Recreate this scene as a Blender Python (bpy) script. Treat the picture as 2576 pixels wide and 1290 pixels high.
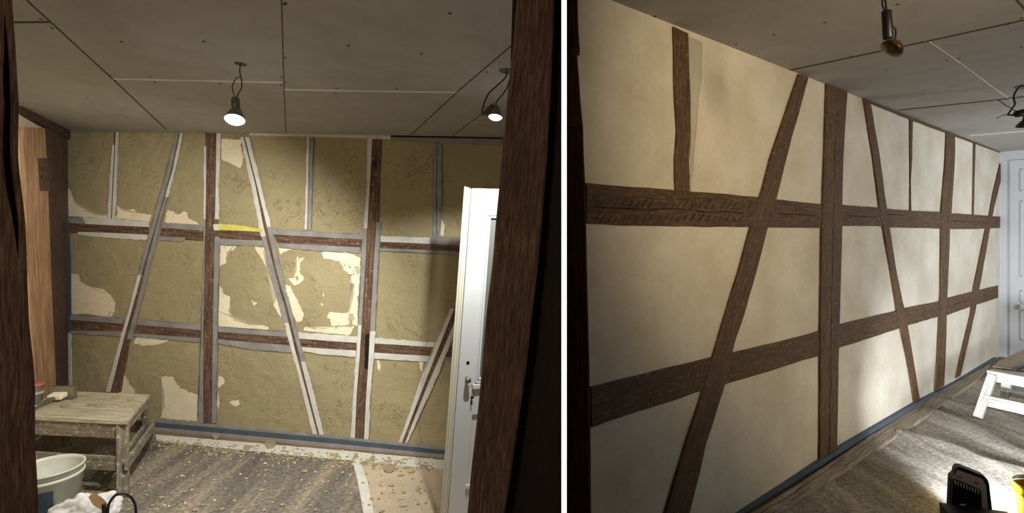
import bpy, bmesh, math, random
from mathutils import Vector as V, Matrix, noise
for o in list(bpy.data.objects): bpy.data.objects.remove(o)
scene = bpy.context.scene
random.seed(7)
F, EYE, CX, CY = 1300.0, 1.6, 1288.0, 585.0

# ------------------------------------------------------------------ camera
cam_d = bpy.data.cameras.new('camera'); cam = bpy.data.objects.new('camera', cam_d)
scene.collection.objects.link(cam); scene.camera = cam
cam.location = (0, 0, EYE); cam.rotation_euler = (math.pi/2, 0, 0)
cam_d.sensor_width = 36; cam_d.lens = 36*F/2576; cam_d.shift_y = -(645-CY)/2576
cam_d.clip_start = 0.02
# ------------------------------------------------------------------ world, exposure
w = bpy.data.worlds.new('world'); scene.world = w; w.use_nodes = True
w.node_tree.nodes['Background'].inputs[0].default_value = (1, .9, .8, 1)
w.node_tree.nodes['Background'].inputs[1].default_value = 0.01
vs = scene.view_settings
vs.view_transform = 'Standard'; vs.look = 'None'; vs.gamma = 1; vs.use_curve_mapping = False
vs.exposure = 0.0

def light(kind, name, loc, power, col, aim=None, **kw):
    d = bpy.data.lights.new(name, kind); d.energy = power; d.color = col
    for k, v in kw.items(): setattr(d, k, v)
    o = bpy.data.objects.new(name, d); scene.collection.objects.link(o); o.location = loc
    if aim is not None: o.rotation_euler = (V(aim)-V(loc)).to_track_quat('-Z', 'Y').to_euler()
    return o
# hall light behind the photographer, warm lamp out of view in the right-hand room, added strip light that whitens the batten
light('POINT', 'hall_light', (-.5, -.08, 1.55), 22, (1, .80, .64), shadow_soft_size=.12)
light('SPOT', 'warm_lamp', (1.9, .35, 2.2), 158, (1, .79, .50), aim=(1.6, 3.15, 2.15), shadow_soft_size=.2, spot_size=math.radians(81), spot_blend=1.0)
light('AREA', 'added_divider_fill', (-.0353, -.35, EYE), 1.0, (1, 1, 1), aim=(.0554, .55, EYE), shape='RECTANGLE', size=.0045, size_y=1.5, spread=math.radians(.2))
light('AREA', 'added_far_fill', (6.6, 2.6, 1.5), 85, (.86, .92, 1), aim=(5.4, 6.3, 1.3), shape='RECTANGLE', size=.9, size_y=1.2)  # added cool fill for the far end, no window modelled

# ------------------------------------------------------------------ projection helpers (surveyed points)
def ray(x, y): return V(((x-CX)/F, 1, (CY-y)/F))
CAM = V((0, 0, EYE))
def at(x, y, Y): return CAM + ray(x, y)*Y
class Plane:
    def __init__(s, o, u, n, v=None):
        s.o = V(o); s.u = V(u).normalized(); s.n = V(n).normalized(); s.v = V(v).normalized() if v is not None else s.n.cross(s.u)
        if v is None and s.v.z < 0: s.v = -s.v
    def hit(s, x, y, off=0):
        r = ray(x, y); t = (s.o + s.n*off - CAM).dot(s.n)/r.dot(s.n); return CAM + r*t
    def uv(s, p): d = p-s.o; return (d.dot(s.u), d.dot(s.v))
def zplane(z): return Plane((0, 0, z), (1, 0, 0), (0, 0, 1), (0, 1, 0))
FLOOR = zplane(0)
a, b = FLOOR.hit(380, 1078), FLOOR.hit(1113, 1147)
u = (b-a).normalized(); WL = Plane(a, u, V((u.y, -u.x, 0)), (0, 0, 1))
a, b = FLOOR.hit(1860, 1290), FLOOR.hit(2500, 905)
u = (b-a).normalized(); WR = Plane(a, u, V((u.y, -u.x, 0)), (0, 0, 1))
DL = V((-.44, 1, -.0077)).normalized()
A = WL.hit(163, 328); B = WL.hit(1240, 347)
nc = (B-A).cross(DL); nc = -nc if nc.z > 0 else nc
CL = Plane(A, B-A, nc, DL)
FL = WL.hit(163, 1050); FL.z = 0
dl = V((DL.x, DL.y, 0)).normalized()
WS = Plane(FL, dl, V((dl.y, -dl.x, 0)), (0, 0, 1))     # side wall at the left
CR = Plane((0, 0, 2.64), (1, 0, 0), (0, 0, -1), (0, 1, 0))
ER = WR.hit(2514, 600); ER.z = 0
WE = Plane(ER, WR.n, -WR.u, (0, 0, 1))                  # end wall of the right-hand room
def facing(x, dist):
    r = ray(x, CY); r.z = 0; r.normalize(); p = CAM + r*dist
    return Plane((p.x, p.y, EYE), V((r.y, -r.x, 0)), -r, (0, 0, 1))

# ------------------------------------------------------------------ materials
def srgb(r, g, b):
    f = lambda c: (c/255/12.92) if c/255 <= .04045 else ((c/255+.055)/1.055)**2.4
    return (f(r), f(g), f(b), 1)
def newmat(name):
    m = bpy.data.materials.new(name); m.use_nodes = True; nt = m.node_tree
    return m, nt, nt.nodes['Principled BSDF']
def N(nt, t, **kw):
    n = nt.nodes.new(t)
    for k, v in kw.items():
        if k in n.inputs.keys(): n.inputs[k].default_value = v
        else: setattr(n, k, v)
    return n
def ramp(nt, fac, stops):
    r = N(nt, 'ShaderNodeValToRGB'); e = r.color_ramp.elements
    while len(e) < len(stops): e.new(.5)
    for el, (p, c) in zip(e, stops): el.position = p; el.color = c
    nt.links.new(fac, r.inputs[0]); return r.outputs[0]
def mix(nt, fac, c1, c2, mode='MIX'):
    m = N(nt, 'ShaderNodeMix', data_type='RGBA', blend_type=mode)
    for i, v in ((0, fac), (6, c1), (7, c2)):
        if hasattr(v, 'links'): nt.links.new(v, m.inputs[i])
        else: m.inputs[i].default_value = v
    return m.outputs[2]
def bump(nt, bs, h, strength=.5, dist=.005):
    b = N(nt, 'ShaderNodeBump', Strength=strength, Distance=dist); nt.links.new(h, b.inputs['Height']); nt.links.new(b.outputs[0], bs.inputs['Normal'])
def coords(nt, scale=(1, 1, 1), kind='UV', rot=0):
    t = N(nt, 'ShaderNodeTexCoord'); m = N(nt, 'ShaderNodeMapping'); m.inputs['Scale'].default_value = scale; m.inputs['Rotation'].default_value = (0, 0, rot)
    nt.links.new(t.outputs[kind], m.inputs[0]); return m.outputs[0]
def noi(nt, vec, scale, detail=6, rough=.6, dist=0):
    n = N(nt, 'ShaderNodeTexNoise', Scale=scale, Detail=detail, Roughness=rough, Distortion=dist); nt.links.new(vec, n.inputs['Vector']); return n.outputs[0]
def mat_wood(name, c1, c2, c3, adze=False, rough=.75, dust=None, scale=1.0):
    m, nt, bs = newmat(name)
    v = coords(nt, (45*scale, 2.5*scale, 1)); n1 = noi(nt, v, 1.5, 8, .65, .4)
    v2 = coords(nt, (6, 2, 1)); n2 = noi(nt, v2, 1.5, 4)
    v3 = coords(nt, (160*scale, 7*scale, 1)); n3 = noi(nt, v3, 1, 5, .7)
    c = ramp(nt, n1, [(.3, c1), (.5, c2), (.72, c3)])
    c = mix(nt, ramp(nt, n2, [(.35, (0, 0, 0, 1)), (.7, (1, 1, 1, 1))]), c, mix(nt, .45, c, c1))
    fib = ramp(nt, n3, [(.36, (.35, .32, .3, 1)), (.5, (1, 1, 1, 1))]); c = mix(nt, .7, c, fib, 'MULTIPLY')
    if dust:
        v4 = coords(nt, (14, 9, 1)); n4 = noi(nt, v4, 3, 8, .7); c = mix(nt, ramp(nt, n4, [(.54, (0, 0, 0, 1)), (.66, (1, 1, 1, 1))]), c, dust)
    nt.links.new(c, bs.inputs['Base Color']); bs.inputs['Roughness'].default_value = rough
    h = N(nt, 'ShaderNodeMath', operation='ADD'); nt.links.new(n1, h.inputs[0]); nt.links.new(n3, h.inputs[1])
    bump(nt, bs, h.outputs[0], .75, .006); return m
def mat_plaster(name, c1, c2, bs_=.35, spots=None, sc=1.0, fine=.3, dist=.006, rot=0):
    m, nt, bs = newmat(name); v = coords(nt, rot=rot)
    n1 = noi(nt, v, 2.2*sc, 5, .55); n2 = noi(nt, v, 30*sc, 6, .65); n3 = noi(nt, v, 7*sc, 8, .7, .6)
    c = ramp(nt, n1, [(.3, c1), (.7, c2)])
    c = mix(nt, fine, c, ramp(nt, n2, [(.3, (.6, .6, .6, 1)), (.7, (1.25, 1.25, 1.25, 1))]), 'MULTIPLY')
    if spots: c = mix(nt, ramp(nt, n3, [(spots[1], (0, 0, 0, 1)), (spots[2], (1, 1, 1, 1))]), c, spots[0])
    nt.links.new(c, bs.inputs['Base Color']); bs.inputs['Roughness'].default_value = .9
    h = N(nt, 'ShaderNodeMath', operation='MULTIPLY_ADD'); nt.links.new(n2, h.inputs[0]); h.inputs[1].default_value = .35; nt.links.new(n3, h.inputs[2])
    bump(nt, bs, h.outputs[0], bs_, dist); return m
def mat_clay():
    m, nt, bs = newmat('clay'); v = coords(nt)
    n1 = noi(nt, v, 1.6, 5, .6); n2 = noi(nt, v, 45, 6, .7); vs_ = coords(nt, (2.5, 6, 1)); n3 = noi(nt, vs_, 1.6, 9, .72, 1.6)
    c = ramp(nt, n1, [(.3, srgb(160, 148, 116)), (.55, srgb(171, 159, 122)), (.75, srgb(155, 141, 113))])
    c = mix(nt, .22, c, ramp(nt, n2, [(.3, (.55, .55, .55, 1)), (.7, (1.3, 1.3, 1.3, 1))]), 'MULTIPLY')
    vo = N(nt, 'ShaderNodeTexNoise', Scale=4.5, Detail=10, Roughness=.6, Distortion=2.2); nt.links.new(v, vo.inputs[0])
    ab = N(nt, 'ShaderNodeMath', operation='SUBTRACT'); nt.links.new(vo.outputs[0], ab.inputs[0]); ab.inputs[1].default_value = .5
    a2 = N(nt, 'ShaderNodeMath', operation='ABSOLUTE'); nt.links.new(ab.outputs[0], a2.inputs[0])
    ck = ramp(nt, a2.outputs[0], [(0, (0, 0, 0, 1)), (.006, (1, 1, 1, 1))])
    mk = ramp(nt, noi(nt, v, 3.1, 3), [(.50, (0, 0, 0, 1)), (.58, (1, 1, 1, 1))])
    crack = mix(nt, mk, (1, 1, 1, 1), ck)
    c = mix(nt, crack, mix(nt, .35, c, srgb(95, 75, 50)), c)
    nt.links.new(c, bs.inputs['Base Color']); bs.inputs['Roughness'].default_value = .95
    h = N(nt, 'ShaderNodeMath', operation='MULTIPLY_ADD'); nt.links.new(n3, h.inputs[0]); h.inputs[1].default_value = .6; nt.links.new(crack, h.inputs[2])
    h2 = N(nt, 'ShaderNodeMath', operation='MULTIPLY_ADD'); nt.links.new(n2, h2.inputs[0]); h2.inputs[1].default_value = .3; nt.links.new(h.outputs[0], h2.inputs[2])
    n6 = noi(nt, v, 5, 3, .5, .5); h3 = N(nt, 'ShaderNodeMath', operation='MULTIPLY_ADD'); nt.links.new(n6, h3.inputs[0]); h3.inputs[1].default_value = 1.6; nt.links.new(h2.outputs[0], h3.inputs[2])
    bump(nt, bs, h3.outputs[0], .65, .02); return m
def mat_plain(name, c, rough=.5, metal=0, var=.12, sc=8, bmp=.1, emit=0):
    m, nt, bs = newmat(name); v = coords(nt, kind='Object'); n = noi(nt, v, sc, 5)
    d = tuple(x*(1-var*2) for x in c[:3])+(1,)
    nt.links.new(ramp(nt, n, [(.3, d), (.65, c)]), bs.inputs['Base Color'])
    bs.inputs['Roughness'].default_value = rough; bs.inputs['Metallic'].default_value = metal; bump(nt, bs, n, bmp, .003)
    if emit: bs.inputs['Emission Color'].default_value = (.93, .97, 1, 1); bs.inputs['Emission Strength'].default_value = emit
    return m
def mat_fleece(name, c1, c2, c3, rot=0., streak=1.):
    m, nt, bs = newmat(name); v = coords(nt); vs2 = coords(nt, (7, .9, 1), rot=rot)
    n1 = noi(nt, vs2, 1.1, 5, .6, .3); n2 = noi(nt, v, 38, 10, .85); n3 = noi(nt, v, 13, 8, .75)
    c = ramp(nt, n1, [(.3, c1), (.5, c2), (.68, c3)])
    c = mix(nt, .75, c, ramp(nt, n2, [(.38, (.25, .25, .26, 1)), (.5, (.95, .95, .95, 1)), (.60, (2.0, 1.9, 1.7, 1))]), 'MULTIPLY')
    c = mix(nt, ramp(nt, n3, [(.60, (0, 0, 0, 1)), (.64, (1, 1, 1, 1))]), c, c3)
    c = mix(nt, ramp(nt, n3, [(.30, (1, 1, 1, 1)), (.34, (0, 0, 0, 1))]), c, c1)
    nt.links.new(c, bs.inputs['Base Color']); bs.inputs['Roughness'].default_value = .95; bump(nt, bs, n2, .6, .006); return m
M = dict(
    oak=mat_wood('dark_oak', srgb(54, 36, 26), srgb(112, 84, 66), srgb(150, 120, 98), dust=srgb(150, 130, 105)),
    oakn=mat_wood('dark_oak_foreground', srgb(42, 28, 20), srgb(98, 73, 57), srgb(142, 113, 93), rough=.85, scale=3.5),
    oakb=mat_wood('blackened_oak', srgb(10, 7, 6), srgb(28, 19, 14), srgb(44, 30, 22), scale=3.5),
    oakr=mat_wood('cleaned_oak', srgb(46, 29, 13), srgb(100, 71, 36), srgb(142, 107, 62), dust=srgb(134, 104, 64), scale=1.6),
    notch=mat_wood('red_brown_oak', srgb(60, 34, 14), srgb(120, 76, 34), srgb(160, 108, 54), scale=1.2),
    pine=mat_wood('pale_pine', srgb(150, 108, 76), srgb(206, 166, 128), srgb(222, 184, 146), scale=.5),
    greyw=mat_wood('spattered_wood', srgb(140, 128, 106), srgb(200, 190, 166), srgb(222, 213, 190), dust=srgb(160, 142, 104)),
    grey=mat_wood('weathered_wood', srgb(100, 92, 80), srgb(146, 136, 118), srgb(175, 165, 145), dust=srgb(215, 205, 180)),
    whitewood=mat_wood('white_stained_wood', srgb(170, 165, 158), srgb(215, 210, 202), srgb(230, 226, 220)),
    plank=mat_wood('worn_plank', srgb(104, 88, 68), srgb(174, 158, 134), srgb(214, 200, 178)),
    clay=mat_clay(),
    cream=mat_plaster('cream_plaster', srgb(232, 218, 188), srgb(244, 232, 206), .5, (srgb(150, 128, 92), .63, .66), 2),
    tapew=mat_plaster('white_tape', srgb(205, 203, 196), srgb(226, 224, 216), .5, (srgb(150, 140, 120), .66, .7), 4),
    tapeg=mat_plaster('grey_tape', srgb(134, 131, 130), srgb(160, 157, 154), .5, (srgb(205, 200, 196), .66, .72), 4),
    tapey=mat_plain('yellow_tape', srgb(226, 214, 110), .6),
    white=mat_plaster('limewash', srgb(202, 190, 166), srgb(228, 220, 202), .3, None, 1.1, .16),
    whiteg=mat_plaster('damp_limewash', srgb(176, 168, 146), srgb(192, 186, 166), .25, None, .8, .12),
    board=mat_plaster('gypsum_board', srgb(160, 156, 149), srgb(172, 168, 160), .06, None, 3, .16, .002),
    joint=mat_plain('joint_and_shadow', srgb(70, 56, 44), .9),
    filler=mat_plain('joint_filler', srgb(236, 230, 216), .9),
    blue=mat_plain('blue_grey_foam', srgb(84, 96, 108), .7),
    lilac=mat_plain('lilac_grey_strip', srgb(168, 158, 158), .7),
    fleece=mat_fleece('grey_fleece', srgb(100, 96, 92), srgb(124, 117, 108), srgb(160, 146, 127), rot=-.25),
    fleecer=mat_fleece('felt_sheet', srgb(112, 106, 98), srgb(150, 142, 130), srgb(180, 172, 158), rot=.6),
    paper=mat_plaster('beige_paper', srgb(186, 168, 144), srgb(206, 188, 164), .3, (srgb(120, 98, 66), .6, .63), 3),
    screed=mat_plaster('brown_floor', srgb(112, 94, 68), srgb(138, 118, 88), .4, None, 2),
    paint=mat_plain('white_paint', srgb(206, 207, 210), .35, 0, .02),
    paintc=mat_plain('cream_paint', srgb(212, 208, 192), .4, 0, .04),
    divider=mat_plain('bright_white_paint', (.95, .95, .95, 1), .6, 0, 0),
    black=mat_plain('black_plastic', srgb(16, 15, 18), .45),
    cord=mat_plain('grey_brown_cord', srgb(84, 72, 62), .6),
    metal=mat_plain('dull_metal', srgb(150, 146, 138), .35, .8),
    bulb=mat_plain('lit_lens', (1, 1, 1, 1), .3, emit=14),
    amber=mat_plain('unlit_reflector', srgb(70, 52, 30), .25, .5),
    bucket=mat_plain('white_plastic', srgb(205, 205, 192), .45, 0, .08),
    bluelab=mat_plain('dark_blue_label', srgb(44, 60, 72), .6, 0, .25, 20),
    yellow=mat_plain('yellow_plastic', srgb(238, 196, 30), .4),
    red=mat_plain('pink_plastic', srgb(205, 120, 105), .5),
    card=mat_plain('brown_cardboard', srgb(168, 132, 96), .85),
    bag=mat_plain('white_paper_bag', srgb(214, 212, 210), .8, 0, .06, 14, .4),
    dark=mat_plain('near_black', srgb(30, 24, 20), .9),  # plain near-black for gaps and hidden panels
)
def glassmat():
    m, nt, bs = newmat('textured_glass'); v = coords(nt); n = noi(nt, v, 120, 3)
    bs.inputs['Base Color'].default_value = srgb(120, 122, 116); bs.inputs['Roughness'].default_value = .35
    bs.inputs['Transmission Weight'].default_value = .25; bump(nt, bs, n, .6, .003); return m
M['glass'] = glassmat()

# ------------------------------------------------------------------ mesh helpers
def link(name, bm, mat, parent=None, smooth=False):
    bm.normal_update(); bmesh.ops.recalc_face_normals(bm, faces=bm.faces)
    me = bpy.data.meshes.new(name); bm.to_mesh(me); bm.free(); me.materials.append(M[mat] if isinstance(mat, str) else mat)
    if smooth:
        for p in me.polygons: p.use_smooth = True
    o = bpy.data.objects.new(name, me); scene.collection.objects.link(o)
    if parent:
        o.parent = parent; o.matrix_parent_inverse = Matrix.Translation(-parent.location) if parent.type == 'EMPTY' else Matrix()
    return o
def tag(o, label=None, cat=None, group=None, kind=None):
    for k, v in (('label', label), ('category', cat), ('group', group), ('kind', kind)):
        if v: o[k] = v
    return o
def struct(name, bm, mat): return tag(link(name, bm, mat), kind='structure')
def thing(name, label, cat, loc=(0, 0, 0), group=None):
    o = bpy.data.objects.new(name, None); scene.collection.objects.link(o); o.location = V(loc); o.empty_display_size = .05
    return tag(o, label, cat, group)
def resample(pts, n, t0=0., t1=1.):
    pts = [V((p[0], p[1])) for p in pts]; d = [0]
    for i in range(1, len(pts)): d.append(d[-1]+(pts[i]-pts[i-1]).length)
    out = []
    for k in range(n):
        s = (t0+(t1-t0)*k/(n-1))*d[-1]; i = 1
        while i < len(d)-1 and d[i] < s: i += 1
        f = (s-d[i-1])/max(d[i]-d[i-1], 1e-9); out.append(pts[i-1].lerp(pts[i], f))
    return out
def plen(pts): return sum((V(pts[i][:2])-V(pts[i-1][:2])).length for i in range(1, len(pts)))
def rag(pts, amp, step=5, closed=False, seed=None):
    """ragged outline: fractal noise displacement along the normal"""
    sd = random.random()*100 if seed is None else seed; q = list(pts)+([pts[0]] if closed else []); out = []
    for i in range(len(q)-1):
        a, b = V(q[i][:2]), V(q[i+1][:2]); L = (b-a).length; n = max(1, int(L/step)); nr = V((-(b-a).y, (b-a).x))/max(L, 1e-6)
        for k in range(n):
            p = a.lerp(b, k/n); e = 0 if (i == 0 and k == 0 and not closed) else 1
            h = noise.noise(V((p.x*.06, p.y*.06, sd)))*.7+noise.noise(V((p.x*.2, p.y*.2, sd)))*1.0+noise.noise(V((p.x*.53, p.y*.53, sd)))*1.0
            out.append(p+nr*h*amp*e)
    if not closed: out.append(V(q[-1][:2]))
    return out
def slab(bm, pl, px, off0, off1):
    """closed polygon given by surveyed points on plane pl, thickness off0..off1"""
    uvl = bm.loops.layers.uv.verify()
    P0 = [pl.hit(p[0], p[1]) for p in px]; top = [bm.verts.new(p+pl.n*off1) for p in P0]; bot = [bm.verts.new(p+pl.n*off0) for p in P0]
    f = bm.faces.new(top); fs = [f]
    n = len(px)
    for i in range(n):
        j = (i+1) % n
        try: fs.append(bm.faces.new((top[i], top[j], bot[j], bot[i])))
        except ValueError: pass
    for ff in fs:
        for l in ff.loops: l[uvl].uv = pl.uv(l.vert.co)
    bmesh.ops.triangulate(bm, faces=[f], ngon_method='EAR_CLIP')
    return bm
def poly(name, pl, px, mat, off0=.0, off1=.002, parent=None, ragged=0, step=5):
    if ragged: px = rag(px, ragged, step, True)
    bm = bmesh.new(); slab(bm, pl, px, off0, off1); return link(name, bm, mat, parent)
def strip(name, pl, pts, wpx, mat, off0=0, off1=.002, parent=None, ragged=0):
    n = max(2, int(plen(pts)/(8 if ragged else 40))); c = resample(pts, n); L, R = [], []
    for i, p in enumerate(c):
        t = (c[min(i+1, n-1)]-c[max(i-1, 0)]).normalized(); nr = V((-t.y, t.x)); w = wpx[0]+(wpx[1]-wpx[0])*i/(n-1)
        L.append(p+nr*w/2*(1+ragged*noise.noise(V((i*.9, 1, 3))))); R.append(p-nr*w/2*(1+ragged*noise.noise(V((i*.9, 7, 3)))))
    return poly(name, pl, L+R[::-1], mat, off0, off1, parent)
def timber(name, pl, L, R, mat, off0=0, off1=.012, crack=None, parent=None, wob=.0015, edge=1.0, back=1.0, step=9, solid=False):
    """hewn timber between two surveyed edges; crack=(across, width, depth, t0, t1)"""
    n = max(4, int(max(plen(L), plen(R))/step)); l, r = resample(L, n), resample(R, n); sd = random.random()*50
    bm = bmesh.new(); uvl = bm.loops.layers.uv.verify(); rows = []; run = 0; prev = None; us = []
    if crack and off0 == 0: crack = (crack[0], crack[1], min(crack[2], off1-.001), crack[3], crack[4])
    for i in range(n):
        a = pl.hit(*l[i]); b = pl.hit(*r[i]); m = (a+b)/2; w = (b-a).length; d = (b-a).normalized()
        if prev is not None: run += (m-prev).length
        prev = m; t = i/(n-1)
        a = a + d*edge*.004*noise.noise(V((run*6, 1, sd))); b = b + d*edge*.004*noise.noise(V((run*6, 9, sd)))
        ca, cw, cd = .5, 0.0004, 0.0
        if crack and crack[3] <= t <= crack[4]:
            e = min(1, (t-crack[3])*8, (crack[4]-t)*8) if (crack[3] > 0 or crack[4] < 1) else 1
            e = max(e, .02)*(.65+.7*abs(noise.noise(V((run*5, 3, sd))))); ca = crack[0]+.06*noise.noise(V((run*4, 5, sd))); cw = max(crack[1]*e, .0004); cd = crack[2]*min(1, e*2)
        elif crack: ca = crack[0]
        prof = [(0, off0), (0, off1-.003), (.05, off1), (.05+.9*(ca-.05)*.5, off1), (ca-cw/2/w, off1), (ca, off1-cd), (ca+cw/2/w, off1), (ca+(.95-ca)*.55, off1), (.95, off1), (1, off1-.003), (1, off0)]
        row = []; uu = []
        for k, (f, o) in enumerate(prof):
            if k in (0, len(prof)-1): ff = .5+(f-.5)*back
            else: ff = f
            p = a.lerp(b, ff)+pl.n*(o+(wob*noise.noise(V((run*7, f*w*20, sd))) if 0 < k < len(prof)-1 else 0))
            row.append(bm.verts.new(p)); uu.append((f*w+sd*.7+(-(off1-off0) if k == 0 else (off1-off0) if k == len(prof)-1 else 0), run+sd))
        rows.append(row); us.append(uu)
    for i in range(n-1):
        for k in range(len(rows[0])-1):
            f = bm.faces.new((rows[i][k], rows[i][k+1], rows[i+1][k+1], rows[i+1][k]))
            for lp, q in zip(f.loops, ((i, k), (i, k+1), (i+1, k+1), (i+1, k))): lp[uvl].uv = us[q[0]][q[1]]
        if solid: bm.faces.new((rows[i][0], rows[i+1][0], rows[i+1][-1], rows[i][-1]))
    bm.faces.new(rows[0]); bm.faces.new(rows[-1][::-1])
    return link(name, bm, mat, parent)
def bar(bm, p, q, w, t, up=(0, 0, 1), bev=0):
    """rectangular bar from p to q; w across, t along 'up'"""
    p, q = V(p), V(q); d = (q-p).normalized(); s = d.cross(V(up)).normalized(); uu = s.cross(d).normalized(); uvl = bm.loops.layers.uv.verify(); L = (q-p).length
    vs_ = []
    for e, c in ((0, p), (1, q)):
        for x, y in ((-1, -1), (1, -1), (1, 1), (-1, 1)): vs_.append(bm.verts.new(c+s*x*w/2+uu*y*t/2))
    ro = random.random()*9; fs = []
    for idx in ((3, 2, 1, 0), (4, 5, 6, 7), (0, 1, 5, 4), (1, 2, 6, 5), (2, 3, 7, 6), (3, 0, 4, 7)):
        f = bm.faces.new([vs_[i] for i in idx]); fs.append(f)
        for lp in f.loops:
            r = lp.vert.co-p; lp[uvl].uv = (r.dot(s)+r.dot(uu)+ro, r.dot(d)+ro)
    if bev:
        es = list({e for f in fs for e in f.edges}); bmesh.ops.bevel(bm, geom=es, offset=bev, segments=2, affect='EDGES', profile=.5)
    return bm
def barobj(name, p, q, w, t, mat, parent=None, up=(0, 0, 1), bev=.003): bm = bmesh.new(); bar(bm, p, q, w, t, up, bev); return link(name, bm, mat, parent)
def smoothpts(pts, k=6):
    pts = [V(p) for p in pts]; out = []
    for i in range(len(pts)-1):
        p0, p1, p2, p3 = pts[max(i-1, 0)], pts[i], pts[i+1], pts[min(i+2, len(pts)-1)]
        for j in range(k):
            t = j/k; out.append(.5*((2*p1)+(p2-p0)*t+(2*p0-5*p1+4*p2-p3)*t*t+(3*p1-p0-3*p2+p3)*t**3))
    return out+[pts[-1]]
def tube(bm, pts, r, seg=8, k=6):
    P = smoothpts(pts, k); rows = []; s = None
    for i, p in enumerate(P):
        d = (P[min(i+1, len(P)-1)]-P[max(i-1, 0)]).normalized()
        if s is None: s = d.orthogonal().normalized()
        s = (s-d*s.dot(d)).normalized(); t = d.cross(s)
        rows.append([bm.verts.new(p+(s*math.cos(a)+t*math.sin(a))*r) for a in [2*math.pi*j/seg for j in range(seg)]])
    for i in range(len(rows)-1):
        for j in range(seg): bm.faces.new((rows[i][j], rows[i][(j+1) % seg], rows[i+1][(j+1) % seg], rows[i+1][j]))
    bm.faces.new(rows[0][::-1]); bm.faces.new(rows[-1]); return bm
def lathe(bm, prof, o, axis=(0, 0, 1), seg=40, cap=True):
    ax = V(axis).normalized(); s = ax.orthogonal().normalized(); t = ax.cross(s); rows = []
    for r, h in prof: rows.append([bm.verts.new(V(o)+ax*h+(s*math.cos(a)+t*math.sin(a))*max(r, 1e-4)) for a in [2*math.pi*j/seg for j in range(seg)]])
    for i in range(len(rows)-1):
        for j in range(seg): bm.faces.new((rows[i][j], rows[i][(j+1) % seg], rows[i+1][(j+1) % seg], rows[i+1][j]))
    if cap: bm.faces.new(rows[0][::-1]); bm.faces.new(rows[-1])
    return bm
def tubeobj(name, pts, r, mat, parent=None, k=6): bm = bmesh.new(); tube(bm, pts, r, k=k); return link(name, bm, mat, parent, True)

# ================================================================== STRUCTURE
def prismXY(name, pts, z0, z1, mat):
    bm = bmesh.new(); uvl = bm.loops.layers.uv.verify()
    zz = lambda z, p: z(p) if callable(z) else z
    lo = [bm.verts.new((p[0], p[1], zz(z0, p))) for p in pts]; hi = [bm.verts.new((p[0], p[1], zz(z1, p))) for p in pts]
    n = len(pts); bm.faces.new(lo[::-1]); bm.faces.new(hi)
    for i in range(n): bm.faces.new((lo[i], lo[(i+1) % n], hi[(i+1) % n], hi[i]))
    for f in bm.faces:
        for l in f.loops: l[uvl].uv = (l.vert.co.x, l.vert.co.y) if abs(f.normal.z) > .5 or True and f.calc_area() > 0 and abs((f.verts[0].co-f.verts[1].co).cross(f.verts[1].co-f.verts[2].co).normalized().z) > .5 else ((l.vert.co.x+l.vert.co.y), l.vert.co.z)
    return struct(name, bm, mat)
def wallslab(name, pl, u0, u1, z0, z1, mat, th=.12):
    bm = bmesh.new(); uvl = bm.loops.layers.uv.verify(); c = []
    for o in (0, -th):
        for uu, zt in ((u0, z0), (u1, z0), (u1, z1), (u0, z1)): p = pl.o+pl.u*uu+pl.n*o; c.append(bm.verts.new((p.x, p.y, zt)))
    for idx in ((0, 1, 2, 3), (7, 6, 5, 4), (0, 4, 5, 1), (1, 5, 6, 2), (2, 6, 7, 3), (3, 7, 4, 0)):
        f = bm.faces.new([c[i] for i in idx])
        for l in f.loops: l[uvl].uv = pl.uv(l.vert.co)
    return struct(name, bm, mat)
czl = lambda p: CL.o.z-((p[0]-CL.o.x)*CL.n.x+(p[1]-CL.o.y)*CL.n.y)/CL.n.z
uc = WL.uv(FL)[0]
# line of the added light-blocking panel between the rooms
PD = ray(1419, CY); PD.z = 0
ue = 0
for k in range(2000):
    p = WL.o+WL.u*(k*.005)
    if p.x >= PD.x*p.y: ue = k*.005; break
uw = None
for k in range(4000):
    p = WR.o-WR.u*(k*.002)
    if p.x <= PD.x*p.y+.01: uw = -k*.002; break
pw = WR.o+WR.u*uw
prismXY('floor', [(-5.5, -2), (10, -2), (10, 9), (-5.5, 9)], -.1, 0, 'screed')
WEND = WL.o+WL.u*(ue+.2)
wl = wallslab('wall_back', WL, uc, ue-.01, 0, 2.9, 'clay')
near = WS.o-WS.u*6
ws = wallslab('wall_left', WS, -6, 0, 0, 2.9, 'cream')
prismXY('ceiling', [(near.x, near.y), (.0, near.y), (.0, 0), (PD.x*3.3-.004, 3.3), (WEND.x-.2, WEND.y+.0), (FL.x, FL.y)], czl, lambda p: 3.0, 'board')
cl = bpy.data.objects['ceiling']
wr = wallslab('wall_right', WR, uw, WR.uv(ER)[0], 0, 2.9, 'white')
we = wallslab('wall_end', WE, 0, 4.0, 0, 2.9, 'paint')
far = ER+WE.u*4.0
prismXY('ceiling', [(pw.x, pw.y), (.02, -.1), (.02, -2), (10, -2), (far.x, far.y), (ER.x, ER.y)], lambda p: 2.64, lambda p: 3.0, 'board')
cr = [o for o in bpy.data.objects if o.name.startswith('ceiling.')][0]
bm = bmesh.new(); bar(bm, V((PD.x*.56, .56, 1.45)), V((PD.x*3.6, 3.6, 1.45)), .004, 2.9, (0, 0, 1)); struct('wall_light_block', bm, 'dark')  # unseen panel added to keep each room's light apart
bm = bmesh.new(); bar(bm, (.01, -2, 1.45), (.01, -.3, 1.45), .01, 2.9); struct('wall_hall', bm, 'dark')
# white batten added as a bar between the two views
P = facing(1419, .55)
o = timber('white_divider', P, [(1412.3, -60), (1412.3, 1350)], [(1426, -60), (1426, 1350)], 'divider', -.006, 0, wob=0, edge=0, step=200)
tag(o, 'added narrow bright white batten standing upright between the two dark timbers, full height', 'divider')

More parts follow.
